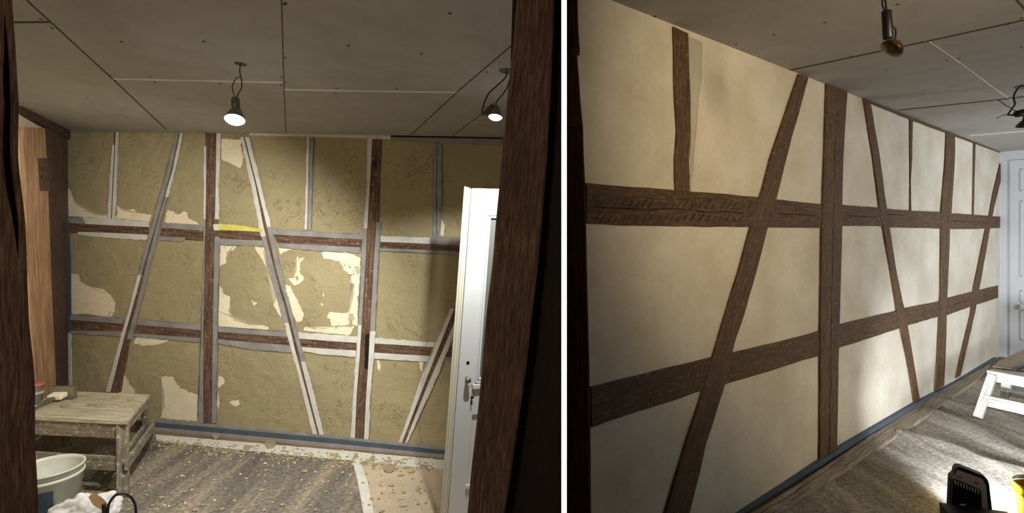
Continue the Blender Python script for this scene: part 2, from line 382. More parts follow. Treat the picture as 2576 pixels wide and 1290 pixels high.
# ------------------------------------------------------------------ left-hand ceiling joints, a painted shadow line and screws
for nm, pts, w, mt in (('joint_or_shadow_line', [(67, 0), (126, 54), (282, 197), (419, 326)], (3.2, 2), 'joint'), ('joint_or_shadow_line', [(30, 56), (125, 55)], (4, 4), 'joint'),
                       ('filled_joint', [(284, 198), (712, 207)], (3, 3.4), 'filler'), ('joint_or_shadow_line', [(708, 0), (714, 215), (719, 331)], (2.6, 1.6), 'joint'),
                       ('filled_joint', [(716, 225), (930, 229), (1149, 232)], (3.2, 3), 'filler'), ('joint_or_shadow_line', [(1300, 103), (1153, 228), (1036, 337)], (2.4, 1.8), 'joint'),
                       ('joint_or_shadow_line', [(1215, 284), (1138, 341)], (1.2, 1.2), 'joint')):  # last thin line paints a shadow line, not a board joint
    strip(nm, CL, pts, w, mt, -.01, .0015, cl)
def screw(pl, x, y, par, r=.006):
    bm = bmesh.new(); lathe(bm, [(r, -.003), (r, .0015), (r*.6, .002)], pl.hit(x, y), pl.n, 8); link('screw', bm, 'joint', par)
for x, y in ((103, 48), (131, 71), (306, 105), (513, 104), (277, 189), (290, 202), (378, 192), (219, 247), (389, 207), (715, 10), (718, 145), (708, 194), (718, 208), (707, 214), (877, 115), (1132, 33), (1060, 135), (848, 222), (845, 235), (998, 222), (553, 210), (719, 8), (1224, 181)): screw(CL, x, y, cl)
# cornice filler strips
strip('edge_filler', WL, [(165, 330), (450, 331), (640, 333)], (5, 6), 'tapeg', 0, .012, wl, .6)
strip('edge_filler', WL, [(630, 337), (780, 340), (985, 346)], (8, 10), 'tapew', 0, .014, wl, .5)
strip('edge_filler', WL, [(985, 350), (1100, 353), (1262, 358)], (9, 16), 'tapeg', 0, .012, wl, .4)
strip('edge_gap', WL, [(985, 343), (1262, 349)], (3, 3), 'dark', 0, .016, wl, .3)
# bare plaster showing through the clay
patches = [
 [(168, 470), (178, 482), (190, 510), (200, 520), (225, 528), (240, 545), (270, 540), (270, 550), (172, 545)],
 [(293, 549), (296, 518), (310, 530), (335, 525), (345, 535), (380, 540), (378, 558), (293, 553)],
 [(414, 562), (422, 528), (450, 540), (465, 532), (475, 548), (500, 564), (430, 564)],
 [(180, 690), (195, 690), (204, 707), (223, 721), (243, 726), (262, 729), (275, 740), (290, 760), (287, 785), (279, 797), (229, 791), (179, 789)],
 [(553, 718), (564, 740), (578, 745), (579, 766), (576, 785), (589, 805), (620, 815), (675, 821), (675, 829), (549, 822)],
 [(553, 615), (594, 618), (589, 629), (572, 632), (569, 660), (553, 672)],
 [(643, 621), (667, 624), (672, 640), (676, 660), (690, 700), (692, 715), (709, 798), (700, 785), (688, 768), (696, 746), (692, 724), (672, 676), (661, 654), (647, 635)],
 [(712, 715), (731, 721), (745, 752), (756, 771), (765, 791), (759, 807), (748, 810), (735, 790)],
 [(748, 646), (755, 651), (755, 690), (765, 696), (763, 707), (742, 718), (731, 710), (726, 699), (739, 701), (745, 690)],
 [(700, 618), (728, 620), (736, 628), (715, 632), (706, 640)],
 [(809, 635), (840, 632), (890, 639), (907, 650), (906, 690), (880, 688), (865, 680), (860, 660), (835, 652), (815, 650)],
 [(893, 670), (906, 670), (899, 822), (880, 820), (877, 790), (886, 757), (892, 715), (880, 712), (886, 695)],
 [(765, 822), (815, 828), (840, 820), (896, 816), (880, 843), (767, 832)], [(823, 799), (830, 785), (875, 787), (890, 790), (886, 822), (835, 820), (832, 800)],
 [(633, 754), (647, 763), (639, 770)], [(812, 735), (818, 745), (815, 748)], [(807, 762), (814, 764), (811, 769)], [(740, 655), (765, 648), (760, 656)],
 [(335, 863), (349, 842), (371, 850), (424, 856), (399, 867), (357, 870)],
 [(407, 947), (432, 947), (452, 975), (474, 986), (500, 994), (502, 1060), (405, 1052), (415, 1010), (410, 970)],
 [(300, 990), (312, 945), (325, 960), (341, 990)], [(577, 1011), (602, 1006), (602, 1018), (593, 1023)], [(549, 944), (561, 950), (564, 966), (549, 975)], [(548, 985), (553, 1015), (547, 1035)],
 [(950, 905), (960, 916), (956, 938), (949, 919)], [(1111, 551), (1120, 565), (1115, 594), (1107, 590)],
 [(556, 348), (605, 352), (612, 400), (606, 425), (590, 415), (558, 402)], [(1053, 905), (1066, 908), (1062, 935), (1058, 925)]]
for p in patches: tag(poly('bare_patch', WL, p, 'cream', 0, .003, wl, 2.6, 3), 'cream plaster showing where the clay coat is missing')

# ------------------------------------------------------------------ left wall timbers with tape
def member(name, label, cat, oL, iL, iR, oR, tapes, mat='oak', crack=None, cover=.6, off=.006, group=None, bandw=2.0, step=9):
    l = [V(a).lerp(V(b), cover) for a, b in zip(resample(iL, 24), resample(oL, 24))]; r = [V(a).lerp(V(b), cover) for a, b in zip(resample(iR, 24), resample(oR, 24))]
    o = timber(name, WL, l, r, mat, 0, off, crack, step=step, wob=.001); tag(o, label, cat, group)
    for side, t0, t1, mt in tapes:
        I, O = (iL, oL) if side == 'a' else (iR, oR); k = max(3, int(plen(O)*(t1-t0)/14))
        ip, op = resample(I, k, t0, t1), rag(resample(O, k, t0, t1), bandw, 4)
        tag(poly('masking_tape', WL, ip+op[::-1], mt, off+.0016, off+.0034, o), 'white masking tape' if mt == 'tapew' else 'grey masking tape')
    return o
G = 'tapeg'; W = 'tapew'
member('wall_stud', 'short whitened stud in the clay wall, nearest the dark corner post', 'timber', [(287, 332), (279, 440), (273, 550)], [(292, 332), (286, 440), (281, 550)], [(294, 332), (289, 440), (284, 550)], [(301, 332), (298, 440), (293, 551)], [('a', .15, 1, W), ('b', 0, 1, W)], 'oak')
member('wall_brace', 'leaning brace taped in grey, the left one in the clay wall, above the stool', 'timber',
       [(447, 332), (421, 430), (390, 540), (358, 655), (331, 760), (305, 850), (283, 930), (268, 985)], [(453, 332), (432, 430), (401, 540), (368, 655), (339, 760), (314, 850), (294, 930), (280, 985)],
       [(456, 332), (436, 430), (404, 540), (373, 655), (346, 770), (322, 850), (312, 930), (304, 985)], [(462, 332), (443, 430), (414, 540), (383, 655), (358, 760), (336, 850), (318, 930), (308, 985)],
       [('a', 0, .55, G), ('a', .55, 1, W), ('b', 0, .25, W), ('b', .25, .6, G), ('b', .6, .8, G)])
member('wall_post', 'upright post between grey tapes, in the middle of the clay wall, behind the lit bulb', 'timber',
       [(515, 332), (515, 500), (514, 640), (510, 800), (502, 985), (500, 1063)], [(521, 332), (520, 500), (517, 640), (514, 800), (513, 985), (514, 1063)],
       [(547, 332), (544, 500), (541, 640), (538, 800), (536, 985), (535, 1063)], [(558, 332), (552, 480), (554, 640), (549, 800), (548, 985), (547, 1063)],
       [('a', .05, .3, W), ('a', .3, 1, G), ('b', 0, .3, W), ('b', .36, 1, G)], crack=(.5, .012, .006, 0, 1))
member('wall_brace', 'leaning brace with a dark slit between tapes, running down right from the lit bulb', 'timber',
       [(607, 345), (632, 459), (655, 580), (680, 680), (705, 770), (735, 880), (762, 980), (790, 1096)], [(614, 345), (643, 459), (665, 570), (691, 680), (718, 770), (744, 880), (771, 980), (801, 1096)],
       [(618, 345), (647, 459), (676, 580), (697, 680), (724, 770), (752, 880), (776, 980), (806, 1096)], [(628, 345), (656, 459), (686, 580), (709, 680), (735, 780), (762, 880), (790, 980), (817, 1096)],
       [('a', 0, .33, W), ('a', .33, .62, G), ('a', .62, 1, W), ('b', .0, .3, W), ('b', .3, .75, G), ('b', .75, 1, W)])
member('wall_stud', 'short pale taped stud in the clay wall, right of the lit bulb', 'timber', [(775, 344), (771, 460), (768, 577)], [(780, 344), (777, 460), (774, 577)], [(781, 344), (779, 460), (776, 577)], [(790, 344), (788, 460), (785, 578)], [('a', 0, 1, W), ('b', 0, 1, G)])
member('wall_post', 'upright post with a black hole near its top, right of centre in the clay wall', 'timber',
       [(926, 346), (923, 470), (917, 560), (911, 640), (905, 780), (898, 880), (888, 1000), (884, 1106)], [(938, 346), (933, 450), (925, 580), (921, 660), (912, 800), (906, 900), (899, 990), (894, 1106)],
       [(959, 346), (955, 450), (947, 580), (942, 660), (934, 800), (929, 900), (923, 990), (917, 1106)], [(963, 346), (958, 450), (959, 560), (953, 660), (947, 800), (941, 900), (933, 1000), (929, 1106)],
       [('a', 0, .3, W), ('a', .3, .62, G), ('a', .62, 1, W), ('b', .28, .64, G), ('b', .64, 1, W)], crack=(.72, .018, .006, .3, 1))
wp = bpy.data.objects['wall_post.001']
tag(poly('peg_hole', WL, [(940, 408), (943, 402), (948, 404), (948, 423), (940, 422)], 'black', .004, .0085, wp), 'black peg hole')
tag(poly('mortise_slot', WL, [(921, 840), (929, 840), (927, 926), (918, 926)], 'black', .004, .0085, wp), 'black open slot')
member('wall_stud', 'short grey smeared stud in the clay wall, above the door side', 'timber', [(1092, 362), (1090, 480), (1090, 597)], [(1101, 362), (1098, 480), (1099, 597)], [(1102, 362), (1100, 480), (1101, 597)], [(1112, 362), (1112, 480), (1107, 597)], [('a', 0, 1, G), ('b', 0, 1, G)])
member('wall_brace', 'leaning taped brace at the right of the clay wall, ending behind the white door', 'timber',
       [(1133, 775), (1095, 870), (1060, 950), (1030, 1040), (1003, 1113)], [(1145, 775), (1106, 870), (1071, 960), (1040, 1040), (1012, 1113)],
       [(1152, 790), (1113, 885), (1080, 960), (1048, 1040), (1020, 1113)], [(1160, 800), (1126, 885), (1096, 960), (1058, 1040), (1026, 1113)], [('a', 0, 1, W), ('b', 0, 1, W)])
def railm(label, oT, iT, iB, oB, tapes, **kw): return member('wall_rail', label, 'timber', oT, iT, iB, oB, tapes, off=.004, **kw)
railm('upper rail of the clay wall, piece between dark corner post and left brace', [(168, 545), (270, 549), (376, 556)], [(178, 561), (270, 566), (377, 571)], [(178, 582), (270, 585), (374, 590)], [(178, 588), (270, 598), (371, 603)], [('a', 0, .2, G), ('a', .2, 1, W), ('b', .1, 1, W)], crack=(.5, .008, .004, 0, .95))
railm('upper rail of the clay wall, piece between left brace and middle post', [(410, 560), (512, 566)], [(407, 573), (512, 580)], [(402, 594), (511, 600)], [(402, 603), (510, 610)], [('a', 0, 1, G), ('b', 0, .6, G)])
railm('upper rail of the clay wall, piece with yellow tape above it', [(547, 572), (664, 580)], [(547, 580), (661, 587)], [(545, 600), (664, 605)], [(545, 614), (670, 620)], [('b', 0, 1, G)])
railm('upper rail of the clay wall, long piece from right brace to holed post', [(681, 576), (800, 583), (914, 588)], [(690, 590), (800, 596), (914, 602)], [(700, 611), (800, 616), (908, 622)], [(702, 622), (800, 630), (907, 636)], [('a', 0, 1, G), ('b', 0, 1, G)])
railm('upper rail of the clay wall, piece right of the holed post', [(958, 594), (1060, 597), (1165, 598)], [(958, 608), (1060, 612), (1165, 618)], [(956, 624), (1060, 628), (1165, 633)], [(956, 631), (1060, 637), (1165, 641)], [('a', 0, .6, W), ('a', .6, 1, G), ('b', 0, 1, G)], crack=(.6, .006, .004, 0, 1))
railm('lower rail of the clay wall, piece between dark corner post and left brace', [(178, 792), (314, 799)], [(178, 804), (310, 814)], [(178, 831), (308, 833)], [(178, 838), (306, 845)], [('a', 0, 1, G), ('b', 0, 1, G)], crack=(.4, .006, .004, 0, 1))
railm('lower rail of the clay wall, piece between left brace and middle post', [(350, 802), (508, 816)], [(346, 816), (508, 830)], [(340, 838), (508, 850)], [(338, 846), (508, 861)], [('a', 0, 1, G), ('b', 0, 1, G)])
railm('lower rail of the clay wall, piece between middle post and right brace', [(545, 820), (630, 828), (727, 833)], [(545, 834), (630, 840), (727, 847)], [(545, 852), (630, 860), (731, 868)], [(545, 863), (630, 878), (736, 887)], [('a', 0, 1, G), ('b', 0, 1, G)])
railm('lower rail of the clay wall, white-edged piece between right brace and holed post', [(748, 835), (830, 840), (900, 846)], [(752, 851), (830, 857), (900, 862)], [(758, 872), (830, 877), (897, 881)], [(758, 884), (830, 892), (897, 897)], [('a', 0, 1, W), ('b', 0, 1, W)])
railm('lower rail of the clay wall, cracked piece ending under the right leaning brace', [(943, 848), (1020, 855), (1100, 862)], [(943, 863), (1020, 868), (1095, 873)], [(940, 886), (1020, 891), (1090, 895)], [(940, 902), (1020, 905), (1080, 910)], [('a', 0, 1, W), ('b', 0, 1, W)], crack=(.5, .008, .004, 0, 1))
railm('lower rail of the clay wall, dark stub beside the white door', [(1120, 868), (1150, 871)], [(1120, 874), (1150, 878)], [(1118, 897), (1148, 900)], [(1118, 903), (1148, 906)], [('b', 0, 1, G)])
tag(poly('yellow_tape', WL, [(538, 565), (555, 563), (600, 566), (661, 576), (661, 583), (600, 580), (540, 578)], 'tapey', .009, .011, None, .6), 'yellow tape strip above the upper rail, right of the middle post', 'tape')
tag(poly('tape_scrap', WL, [(542, 563), (554, 564), (554, 580), (541, 579)], 'tapew', .0115, .013), 'pale tape scrap at the left end of the yellow tape', 'tape')
poly('masking_tape', WL, [(160, 330), (167, 330), (170, 545), (176, 560), (165, 560)], W, .0, .003, wl, .5)
poly('masking_tape', WL, [(165, 550), (174, 550), (180, 650), (181, 836), (170, 836)], 'blue', .0, .006, wl, .5)
poly('masking_tape', WL, [(171, 836), (179, 836), (182, 985), (174, 985)], W, .0, .003, wl, .5)

# ------------------------------------------------------------------ left side wall posts
o = timber('corner_post', WS, [(106, 300), (110, 400), (118, 600), (126, 800), (136, 990), (139, 1090)], [(160, 322), (161, 400), (165, 600), (169, 800), (173, 990), (175, 1060)], 'oakn', 0, .03, (.85, .01, .02, 0, 1))
tag(o, 'dark oak corner post at the left end of the clay wall', 'post')
o = timber('pale_post', WS, [(47, 318), (52, 450), (58, 620), (68, 800), (80, 960), (90, 1100)], [(104, 322), (109, 400), (117, 600), (125, 800), (134, 990), (138, 1100)], 'pine', 0, .025, (.45, .008, .02, 0, .6))
tag(o, 'pale pinkish timber post with a dark notch, left of the dark corner post', 'post')
tag(poly('notch', WS, [(84, 397), (112, 398), (114, 480), (89, 480)], 'oak', .02, .027, o), 'dark notch cut in the pale post')
o = timber('ceiling_plate', WS, [(30, 264), (90, 290), (165, 326)], [(30, 278), (90, 312), (165, 352)], 'oakn', 0, .05)
tag(o, 'short dark beam under the ceiling edge above the pale post', 'beam')

tag(poly('paper_scrap', WS, [(163, 793), (169, 790), (171, 799), (166, 807), (161, 803)], 'tapew', .03, .038, None, .3), 'tiny white scrap stuck on the dark corner post at lower rail height', 'scrap')
# ------------------------------------------------------------------ foreground posts
P = facing(20, 1.5)
o = timber('oak_post', P, [(-140, -40), (-140, 1340)], [(29, -40), (33, 60), (38, 160), (47, 260), (50, 400), (57, 520), (68, 640), (74, 760), (80, 900), (88, 1050), (93, 1200), (96, 1340)], 'oakn', -.12, 0, (.86, .02, .05, .05, .5), back=.8, wob=.008, solid=True, edge=1.5)
tag(o, 'rough dark oak post in the near foreground at the far left edge', 'post')
P = facing(1300, 1.15)
o = timber('oak_post', P, [(1303, -40), (1293, 90), (1282, 190), (1269, 340), (1258, 450), (1248, 550), (1239, 650), (1228, 760), (1217, 870), (1206, 980), (1197, 1080), (1187, 1180), (1171, 1330)],
           [(1394, -40), (1386, 250), (1375, 420), (1363, 560), (1350, 700), (1330, 880), (1306, 1050), (1284, 1200), (1262, 1330)], 'oakn', -.12, 0, None, back=.9, wob=.004, solid=True, edge=.5)
tag(o, 'broad brown oak post leaning in the near foreground, right of the white door', 'post')
P2_ = facing(1380, 1.2)
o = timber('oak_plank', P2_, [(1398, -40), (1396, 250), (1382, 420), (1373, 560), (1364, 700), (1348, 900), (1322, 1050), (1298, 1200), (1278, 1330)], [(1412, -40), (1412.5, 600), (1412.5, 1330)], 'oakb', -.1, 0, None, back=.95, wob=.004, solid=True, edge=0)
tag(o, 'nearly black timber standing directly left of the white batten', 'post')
o = timber('dark_gap_panel', facing(1380, 1.36), [(1290, -40), (1250, 1330)], [(1411, -40), (1411, 1330)], 'oakb', -.02, 0, wob=.0, step=60, edge=0, solid=True)
tag(o, 'black sheet filling the dark gap behind the two foreground timbers left of the batten', 'board')  # near-black sheet gives the gap its dark tone

# ------------------------------------------------------------------ skirting strips on the left
WLf = WL
def wallstrip(name, top, bot, mat, off0, off1, par=None):
    return poly(name, WL, top+bot[::-1], mat, off0, off1, par)
sk = poly('skirting', WL, rag([(355, 1050), (547, 1067), (700, 1082), (850, 1096), (1125, 1124)], .8, 8)+[(1125, 1132), (850, 1102), (700, 1088), (547, 1074), (355, 1057)], 'tapeg', 0, .012)
tag(sk, 'taped grey upper edge of the floor strip below the clay wall', 'skirting')
tag(poly('foam_strip', WL, [(355, 1057), (547, 1074), (850, 1102), (1125, 1131), (1125, 1141), (850, 1114), (547, 1086), (355, 1069)], 'blue', 0, .018), 'blue grey foam edge strip along the foot of the clay wall', 'strip')
tag(poly('edge_paper', WL, [(355, 1069), (547, 1086), (850, 1114), (1125, 1141), (1125, 1160), (850, 1136), (547, 1103), (355, 1086)], 'lilac', 0, .028), 'lilac grey curled strip at the foot of the clay wall, under the blue strip', 'strip')
# floor coverings on the left
f1 = tag(poly('floor_fleece', FLOOR, [(-200, 1330), (-120, 1170), (60, 1110), (395, 1108), (850, 1156), (890, 1158), (960, 1500), (-300, 1500)], 'fleece', .0005, .004), 'grey speckled protective fleece on the floor in front of the clay wall', 'floor covering')
tag(poly('floor_paper', FLOOR, [(905, 1156), (1060, 1172), (1230, 1182), (1430, 1500), (985, 1500)], 'paper', .0005, .0035), 'beige spotted paper sheet on the floor beside the white door', 'floor covering')
tag(poly('paper_strip', FLOOR, [(360, 1092), (850, 1134), (1128, 1160), (1128, 1183), (1070, 1179), (850, 1157), (600, 1133), (395, 1110), (360, 1106)], 'tapew', .0045, .007, None, .5), 'white clay-splashed paper strip on the floor along the clay wall', 'floor covering')
tag(poly('floor_tape', FLOOR, [(885, 1152), (903, 1154), (925, 1215), (940, 1290), (955, 1380), (925, 1380), (914, 1290), (900, 1215)], 'tapew', .0045, .009, None, .3), 'white tape line on the floor between grey fleece and beige paper', 'tape')
# clay crumbs
bm = bmesh.new()
for k in range(520):
    t = random.random(); x = 390+t*700; yb = 1098+t*62; y = yb+abs(random.gauss(0, 14))+random.random()*16; 
    if random.random() < .25: x = 200+random.random()*880; y = 1120+random.random()*170
    p = FLOOR.hit(x, y); r = random.uniform(.004, .014)*(1.6 if random.random() < .08 else 1)
    mt = Matrix.Translation(p+V((0, 0, r*.2+.006))) @ Matrix.Rotation(random.random()*6, 4, 'Z') @ Matrix.Diagonal((r*random.uniform(.8, 1.8), r, r*.45, 1))
    bmesh.ops.create_icosphere(bm, subdivisions=1, radius=1, matrix=mt)
tag(link('clay_crumbs', bm, 'clay'), 'crumbs of clay scattered along the foot of the clay wall', 'debris', kind='stuff')
bm = bmesh.new()
for k in range(260):
    t = random.random(); x = 380+t*720; y = 1098+t*58+abs(random.gauss(0, 20)); 
    if random.random() < .3: x = 230+random.random()*840; y = 1120+random.random()*160
    p = FLOOR.hit(x, y); r = random.uniform(.003, .008)
    mt = Matrix.Translation(p+V((0, 0, r*.2+.006))) @ Matrix.Rotation(random.random()*6, 4, 'Z') @ Matrix.Diagonal((r*random.uniform(.8, 1.8), r, r*.6, 1))
    bmesh.ops.create_icosphere(bm, subdivisions=1, radius=1, matrix=mt)
tag(link('plaster_crumbs', bm, 'cream'), 'pale plaster flakes scattered on the floor below the clay wall', 'debris', kind='stuff')
for i, (x, y, rx, lab) in enumerate(((543, 1100, 10, 'below the middle post'), (622, 1128, 9, 'on the paper strip right of the middle post'), (680, 1120, 14, 'below the right brace'), (978, 1180, 15, 'on the beige paper'), (895, 1152, 6, 'at the head of the white floor tape'), (937, 1158, 8, 'on the paper strip below the holed post'))):
    bl = [(x+rx*math.cos(a), y+rx*.75*math.sin(a)) for a in [k*math.pi/5 for k in range(10)]]
    tag(poly('clay_splat', FLOOR, bl, 'clay', .0072, .012, None, 1.6, 3), 'olive clay splat on the floor, ' + lab, 'clay')

# ------------------------------------------------------------------ stool, left
def Zp(x, y, z): return zplane(z).hit(x, y)
H = .46
fr, br_, bl_ = Zp(318, 1057, H), Zp(373, 993, H), Zp(155, 984, H)
ex = (br_-bl_); Wd = ex.length+.03; ex.normalize(); ey = (br_-fr); Dp = ey.length; ey.normalize()
c0 = fr-ex*Wd
def S(a, b, z): p = c0+ex*a+ey*b; return V((p.x, p.y, z))
st = thing('work_stool', 'plaster-spattered wooden work stool standing left in front of the clay wall', 'stool', S(Wd/2, Dp/2, 0))
def sbox(bm, a0, a1, b0, b1, z0, z1, bev=.003):
    uvl = bm.loops.layers.uv.verify(); vv = [bm.verts.new(S(a, b, z)) for z in (z0, z1) for a, b in ((a0, b0), (a1, b0), (a1, b1), (a0, b1))]; ro = random.random()*5; fs = []
    for idx in ((3, 2, 1, 0), (4, 5, 6, 7), (0, 1, 5, 4), (1, 2, 6, 5), (2, 3, 7, 6), (3, 0, 4, 7)):
        f = bm.faces.new([vv[i] for i in idx]); fs.append(f)
        for l in f.loops: d = l.vert.co-c0; l[uvl].uv = (d.dot(V((-ex.y, ex.x, 0)))+d.z+ro, d.dot(ex)+ro)
    if bev: bmesh.ops.bevel(bm, geom=list({e for f in fs for e in f.edges}), offset=bev, segments=2, affect='EDGES')
def sobj(name, *a): bm = bmesh.new(); sbox(bm, *a); link(name, bm, 'greyw' if name == 'seat_board' else 'grey', st)
bw3 = Dp/3
for i in range(3):
    b0, b1 = i*bw3+(.002 if i else -.015), (i+1)*bw3+(.015 if i == 2 else -.002)
    if i == 1:
        bm = bmesh.new()
        for q in ((-.02, .34, b0, b1), (.43, Wd+.01, b0, b1), (.34, .43, b0, b0+.06), (.34, .43, b0+.10, b1)): sbox(bm, *q, H-.024, H, .001)
        link('seat_board', bm, 'greyw', st)
    else: sobj('seat_board', -.02, Wd+.01, b0, b1, H-.024, H)
legs = {}
for a in (0, 1):
    for b in (0, 1):
        at_ = .03 if a == 0 else Wd-.03; bt = .02 if b == 0 else Dp-.02; ab = at_+(-.03 if a == 0 else .015); bb = -.02 if b == 0 else Dp+.18
        legs[a, b] = (S(at_, bt, H-.024), S(ab, bb, .006)); barobj('leg', *legs[a, b], .06, .035, 'grey', st, up=ey)
def lp_(a, b, z): p, q = legs[a, b]; return p.lerp(q, (H-.024-z)/(H-.03))
sobj('apron', .03, Wd-.05, -.005, .017, H-.115, H-.026); sobj('apron', .03, Wd-.05, Dp-.015, Dp+.005, H-.115, H-.026)
barobj('apron', S(Wd-.012, .03, H-.055), S(Wd-.012, Dp-.03, H-.055), .02, .05, 'grey', st); barobj('apron', S(.012, .03, H-.055), S(.012, Dp-.03, H-.055), .02, .05, 'grey', st)
for b in (0, 1): barobj('stretcher', lp_(0, b, .2)+ey*(-.01 if b == 0 else .01), lp_(1, b, .2)+ey*(-.01 if b == 0 else .01), .022, .085, 'grey', st)
for a in (0, 1):
    o_ = ex*(.03 if a else -.03)
    barobj('stretcher', lp_(a, 0, .2)+o_-ey*.03, lp_(a, 1, .2)+o_+ey*.03, .02, .06, 'grey', st); 
barobj('stretcher', lp_(1, 0, .2)-ex*.03, lp_(1, 1, .2)-ex*.03, .02, .05, 'grey', st)
# clay lumps on the seat
for i, (x, y, r) in enumerate(((255, 1022, 9), (196, 1008, 10), (330, 1006, 8), (290, 1000, 7), (165, 1022, 9))):
    bl = [(x+r*1.6*math.cos(a), y+r*.45*math.sin(a)) for a in [k*math.pi/5 for k in range(10)]]
    poly('clay_smear', zplane(H), bl, 'clay', -.001, .004, st, .8, 3)
# trowel on the stool
tz = H+.001
p0 = Zp(150, 1000, tz); tr = thing('plastering_trowel', 'clay-caked grey trowel lying on the left end of the stool', 'trowel', p0)
q0 = S(.12, .36, tz); dv = (S(.0, .0, 0)-S(.12, .36, 0)).normalized()
barobj('blade', q0+V((0, 0, .045))-dv*.02, q0+V((0, 0, .045))+dv*.015, .16, .088, 'metal', tr, bev=.004)
barobj('ferrule', q0+dv*.015+V((0, 0, .04)), q0+dv*.08+V((0, 0, .03)), .09, .035, 'cream', tr, bev=.008)
bm = bmesh.new(); lathe(bm, [(.012, 0), (.016, .03), (.013, .09), (.018, .15), (.01, .165)], q0+dv*.08+V((0, 0, .028)), dv-V((0, 0, .02)), 16); link('handle', bm, 'metal', tr, True)

# buckets
def bucket(name, label, c, r0, r1, h, mat, rimr=.006, band=None, lid=None):
    t = thing(name, label, 'bucket', (c[0], c[1], 0)); bm = bmesh.new()
    lathe(bm, [(r0, 0), (r1, h), (r1+rimr, h), (r1+rimr, h+.008), (r1-.004, h+.008), (r1-.006, h-.01), (r0-.006, .01)], (c[0], c[1], .005), seg=64); link('body', bm, mat, t, True)
    bm = bmesh.new(); f = lambda z: r0+(r1-r0)*z/h
    lathe(bm, [(f(h-.045)+.001, h-.045), (f(h-.045)+.007, h-.043), (f(h-.03)+.007, h-.03), (f(h-.03)+.001, h-.028)], (c[0], c[1], .005), seg=64, cap=False); link('rim_band', bm, mat, t, True)
    if lid: bm = bmesh.new(); lathe(bm, [(r1+.01, h+.006), (r1+.012, h+.03), (r1+.002, h+.034)], (c[0], c[1], .005), seg=48); link('lid', bm, lid, t, True)
    return t
cb = Zp(120, 1176, .33)
bk = bucket('plastic_bucket', 'white plastic bucket with a dark blue label, in front of the stool', (cb.x, cb.y), .125, .155, .325, 'bucket')
bm = bmesh.new(); prof = []
for i in range(25):
    a = math.radians(-150+i*4.6)
    for z in (.10, .25): rr = .125+.03*z/.325+.0015; prof.append(bm.verts.new((cb.x+rr*math.cos(a), cb.y+rr*math.sin(a), z)))
for i in range(24): bm.faces.new((prof[2*i], prof[2*i+2], prof[2*i+3], prof[2*i+1]))
tag(link('label', bm, 'bluelab', bk), 'dark blue paper label')
c2 = FLOOR.hit(78, 1180); bucket('canister', 'white canister with a pinkish lid, half hidden behind the near left post', (at(87, 960, 3.72).x, 3.72), .042, .046, .48, 'bucket', lid='red')
# crumpled bag
pc = Zp(222, 1290, .12); bm = bmesh.new(); bmesh.ops.create_icosphere(bm, subdivisions=5, radius=1)
for v in bm.verts:
    q = v.co.copy(); n_ = noise.noise(q*1.7)*.35+abs(noise.noise(q*3.3))*.3-abs(noise.noise(q*8.3))*.09; s_ = 1+n_
    v.co = V((q.x*.155*s_, q.y*.10*s_, max(-.098, q.z*.115*s_)))
    v.co += V(pc.xyz)-V((0, 0, pc.z-.10)); 
bg = tag(link('paper_bag', bm, 'bag', None, True), 'crumpled white paper bag with brown patch at the bottom left', 'bag')
bm = bmesh.new(); cp = pc.copy()
tag(bg, None)
Pp = facing(255, (at(255, 1260, 2.62)-CAM).xy.length)
tag(poly('brown_flap', Pp, [(222, 1250), (236, 1236), (262, 1256), (276, 1274), (262, 1286), (235, 1270)], 'card', 0, .004, bg, .8), 'brown cardboard flap')
# black hoop
hp = thing('hoop_handle', 'black hoop handle standing up beside the crumpled paper bag', 'handle', FLOOR.hit(307, 1400).xy.to_3d()); Ph = facing(307, (FLOOR.hit(307, 1400)-CAM).xy.length)
tubeobj('hoop', [Ph.hit(x, y) for x, y in ((270, 1400), (271, 1290), (277, 1262), (292, 1244), (307, 1241), (324, 1246), (337, 1262), (342, 1290), (343, 1400))], .006, 'black', hp)
tubeobj('cable_end', [Ph.hit(x, y) for x, y in ((263, 1400), (262, 1290), (261, 1268))], .009, 'black', hp)

# ------------------------------------------------------------------ white door on the left (open leaf, slightly out of plumb)
d0 = at(1170, 468, 2.76)
def door_pt(x, y, off=0): return DP.hit(x, y)
un = V((1, .30, 0)).normalized(); bot = FLOOR.hit(1107, 585+2080/2.76); vn = (d0-V((at(1107, 1338, 2.76).x, 2.76, 0))).normalized()
nn = un.cross(vn).normalized(); nn = nn if nn.y < 0 else -nn
DPl = Plane(d0, un, nn, vn)
Ht = (d0.z)/vn.z
def Dq(a, b, o=0): return d0+un*a-vn*b+nn*o      # a across, b down from top
def panelbox(name, a0, a1, b0, b1, o0, o1, mat, par, bev=.003):
    bm = bmesh.new(); vv = [bm.verts.new(Dq(a, b, o)) for o in (o0, o1) for a, b in ((a0, b0), (a1, b0), (a1, b1), (a0, b1))]
    for idx in ((0, 1, 2, 3), (7, 6, 5, 4), (0, 4, 5, 1), (1, 5, 6, 2), (2, 6, 7, 3), (3, 7, 4, 0)): bm.faces.new([vv[i] for i in idx])
    if bev: bmesh.ops.bevel(bm, geom=list(bm.edges), offset=bev, segments=2, affect='EDGES')
    return link(name, bm, mat, par)
dr = thing('white_door', 'open white panelled door with a glass pane, standing right of the clay wall', 'door', (Dq(.2, Ht).x, Dq(.2, Ht).y, 0))
DWid = .62; stile = .15
B_ = Ht-.008
gb0, gb1 = .145, 1.065
panelbox('lip', 0, .012, .0, B_, -.03, -.018, 'paintc', dr)
panelbox('lip', .010, .024, .004, B_, -.03, -.008, 'paintc', dr)
panelbox('lip', .026, .036, .008, B_, -.03, -.012, 'paintc', dr)
panelbox('stile', .038, stile-.02, .01, B_, -.03, 0, 'paint', dr)
panelbox('stile', DWid-.12, DWid, .01, B_, -.03, 0, 'paint', dr)
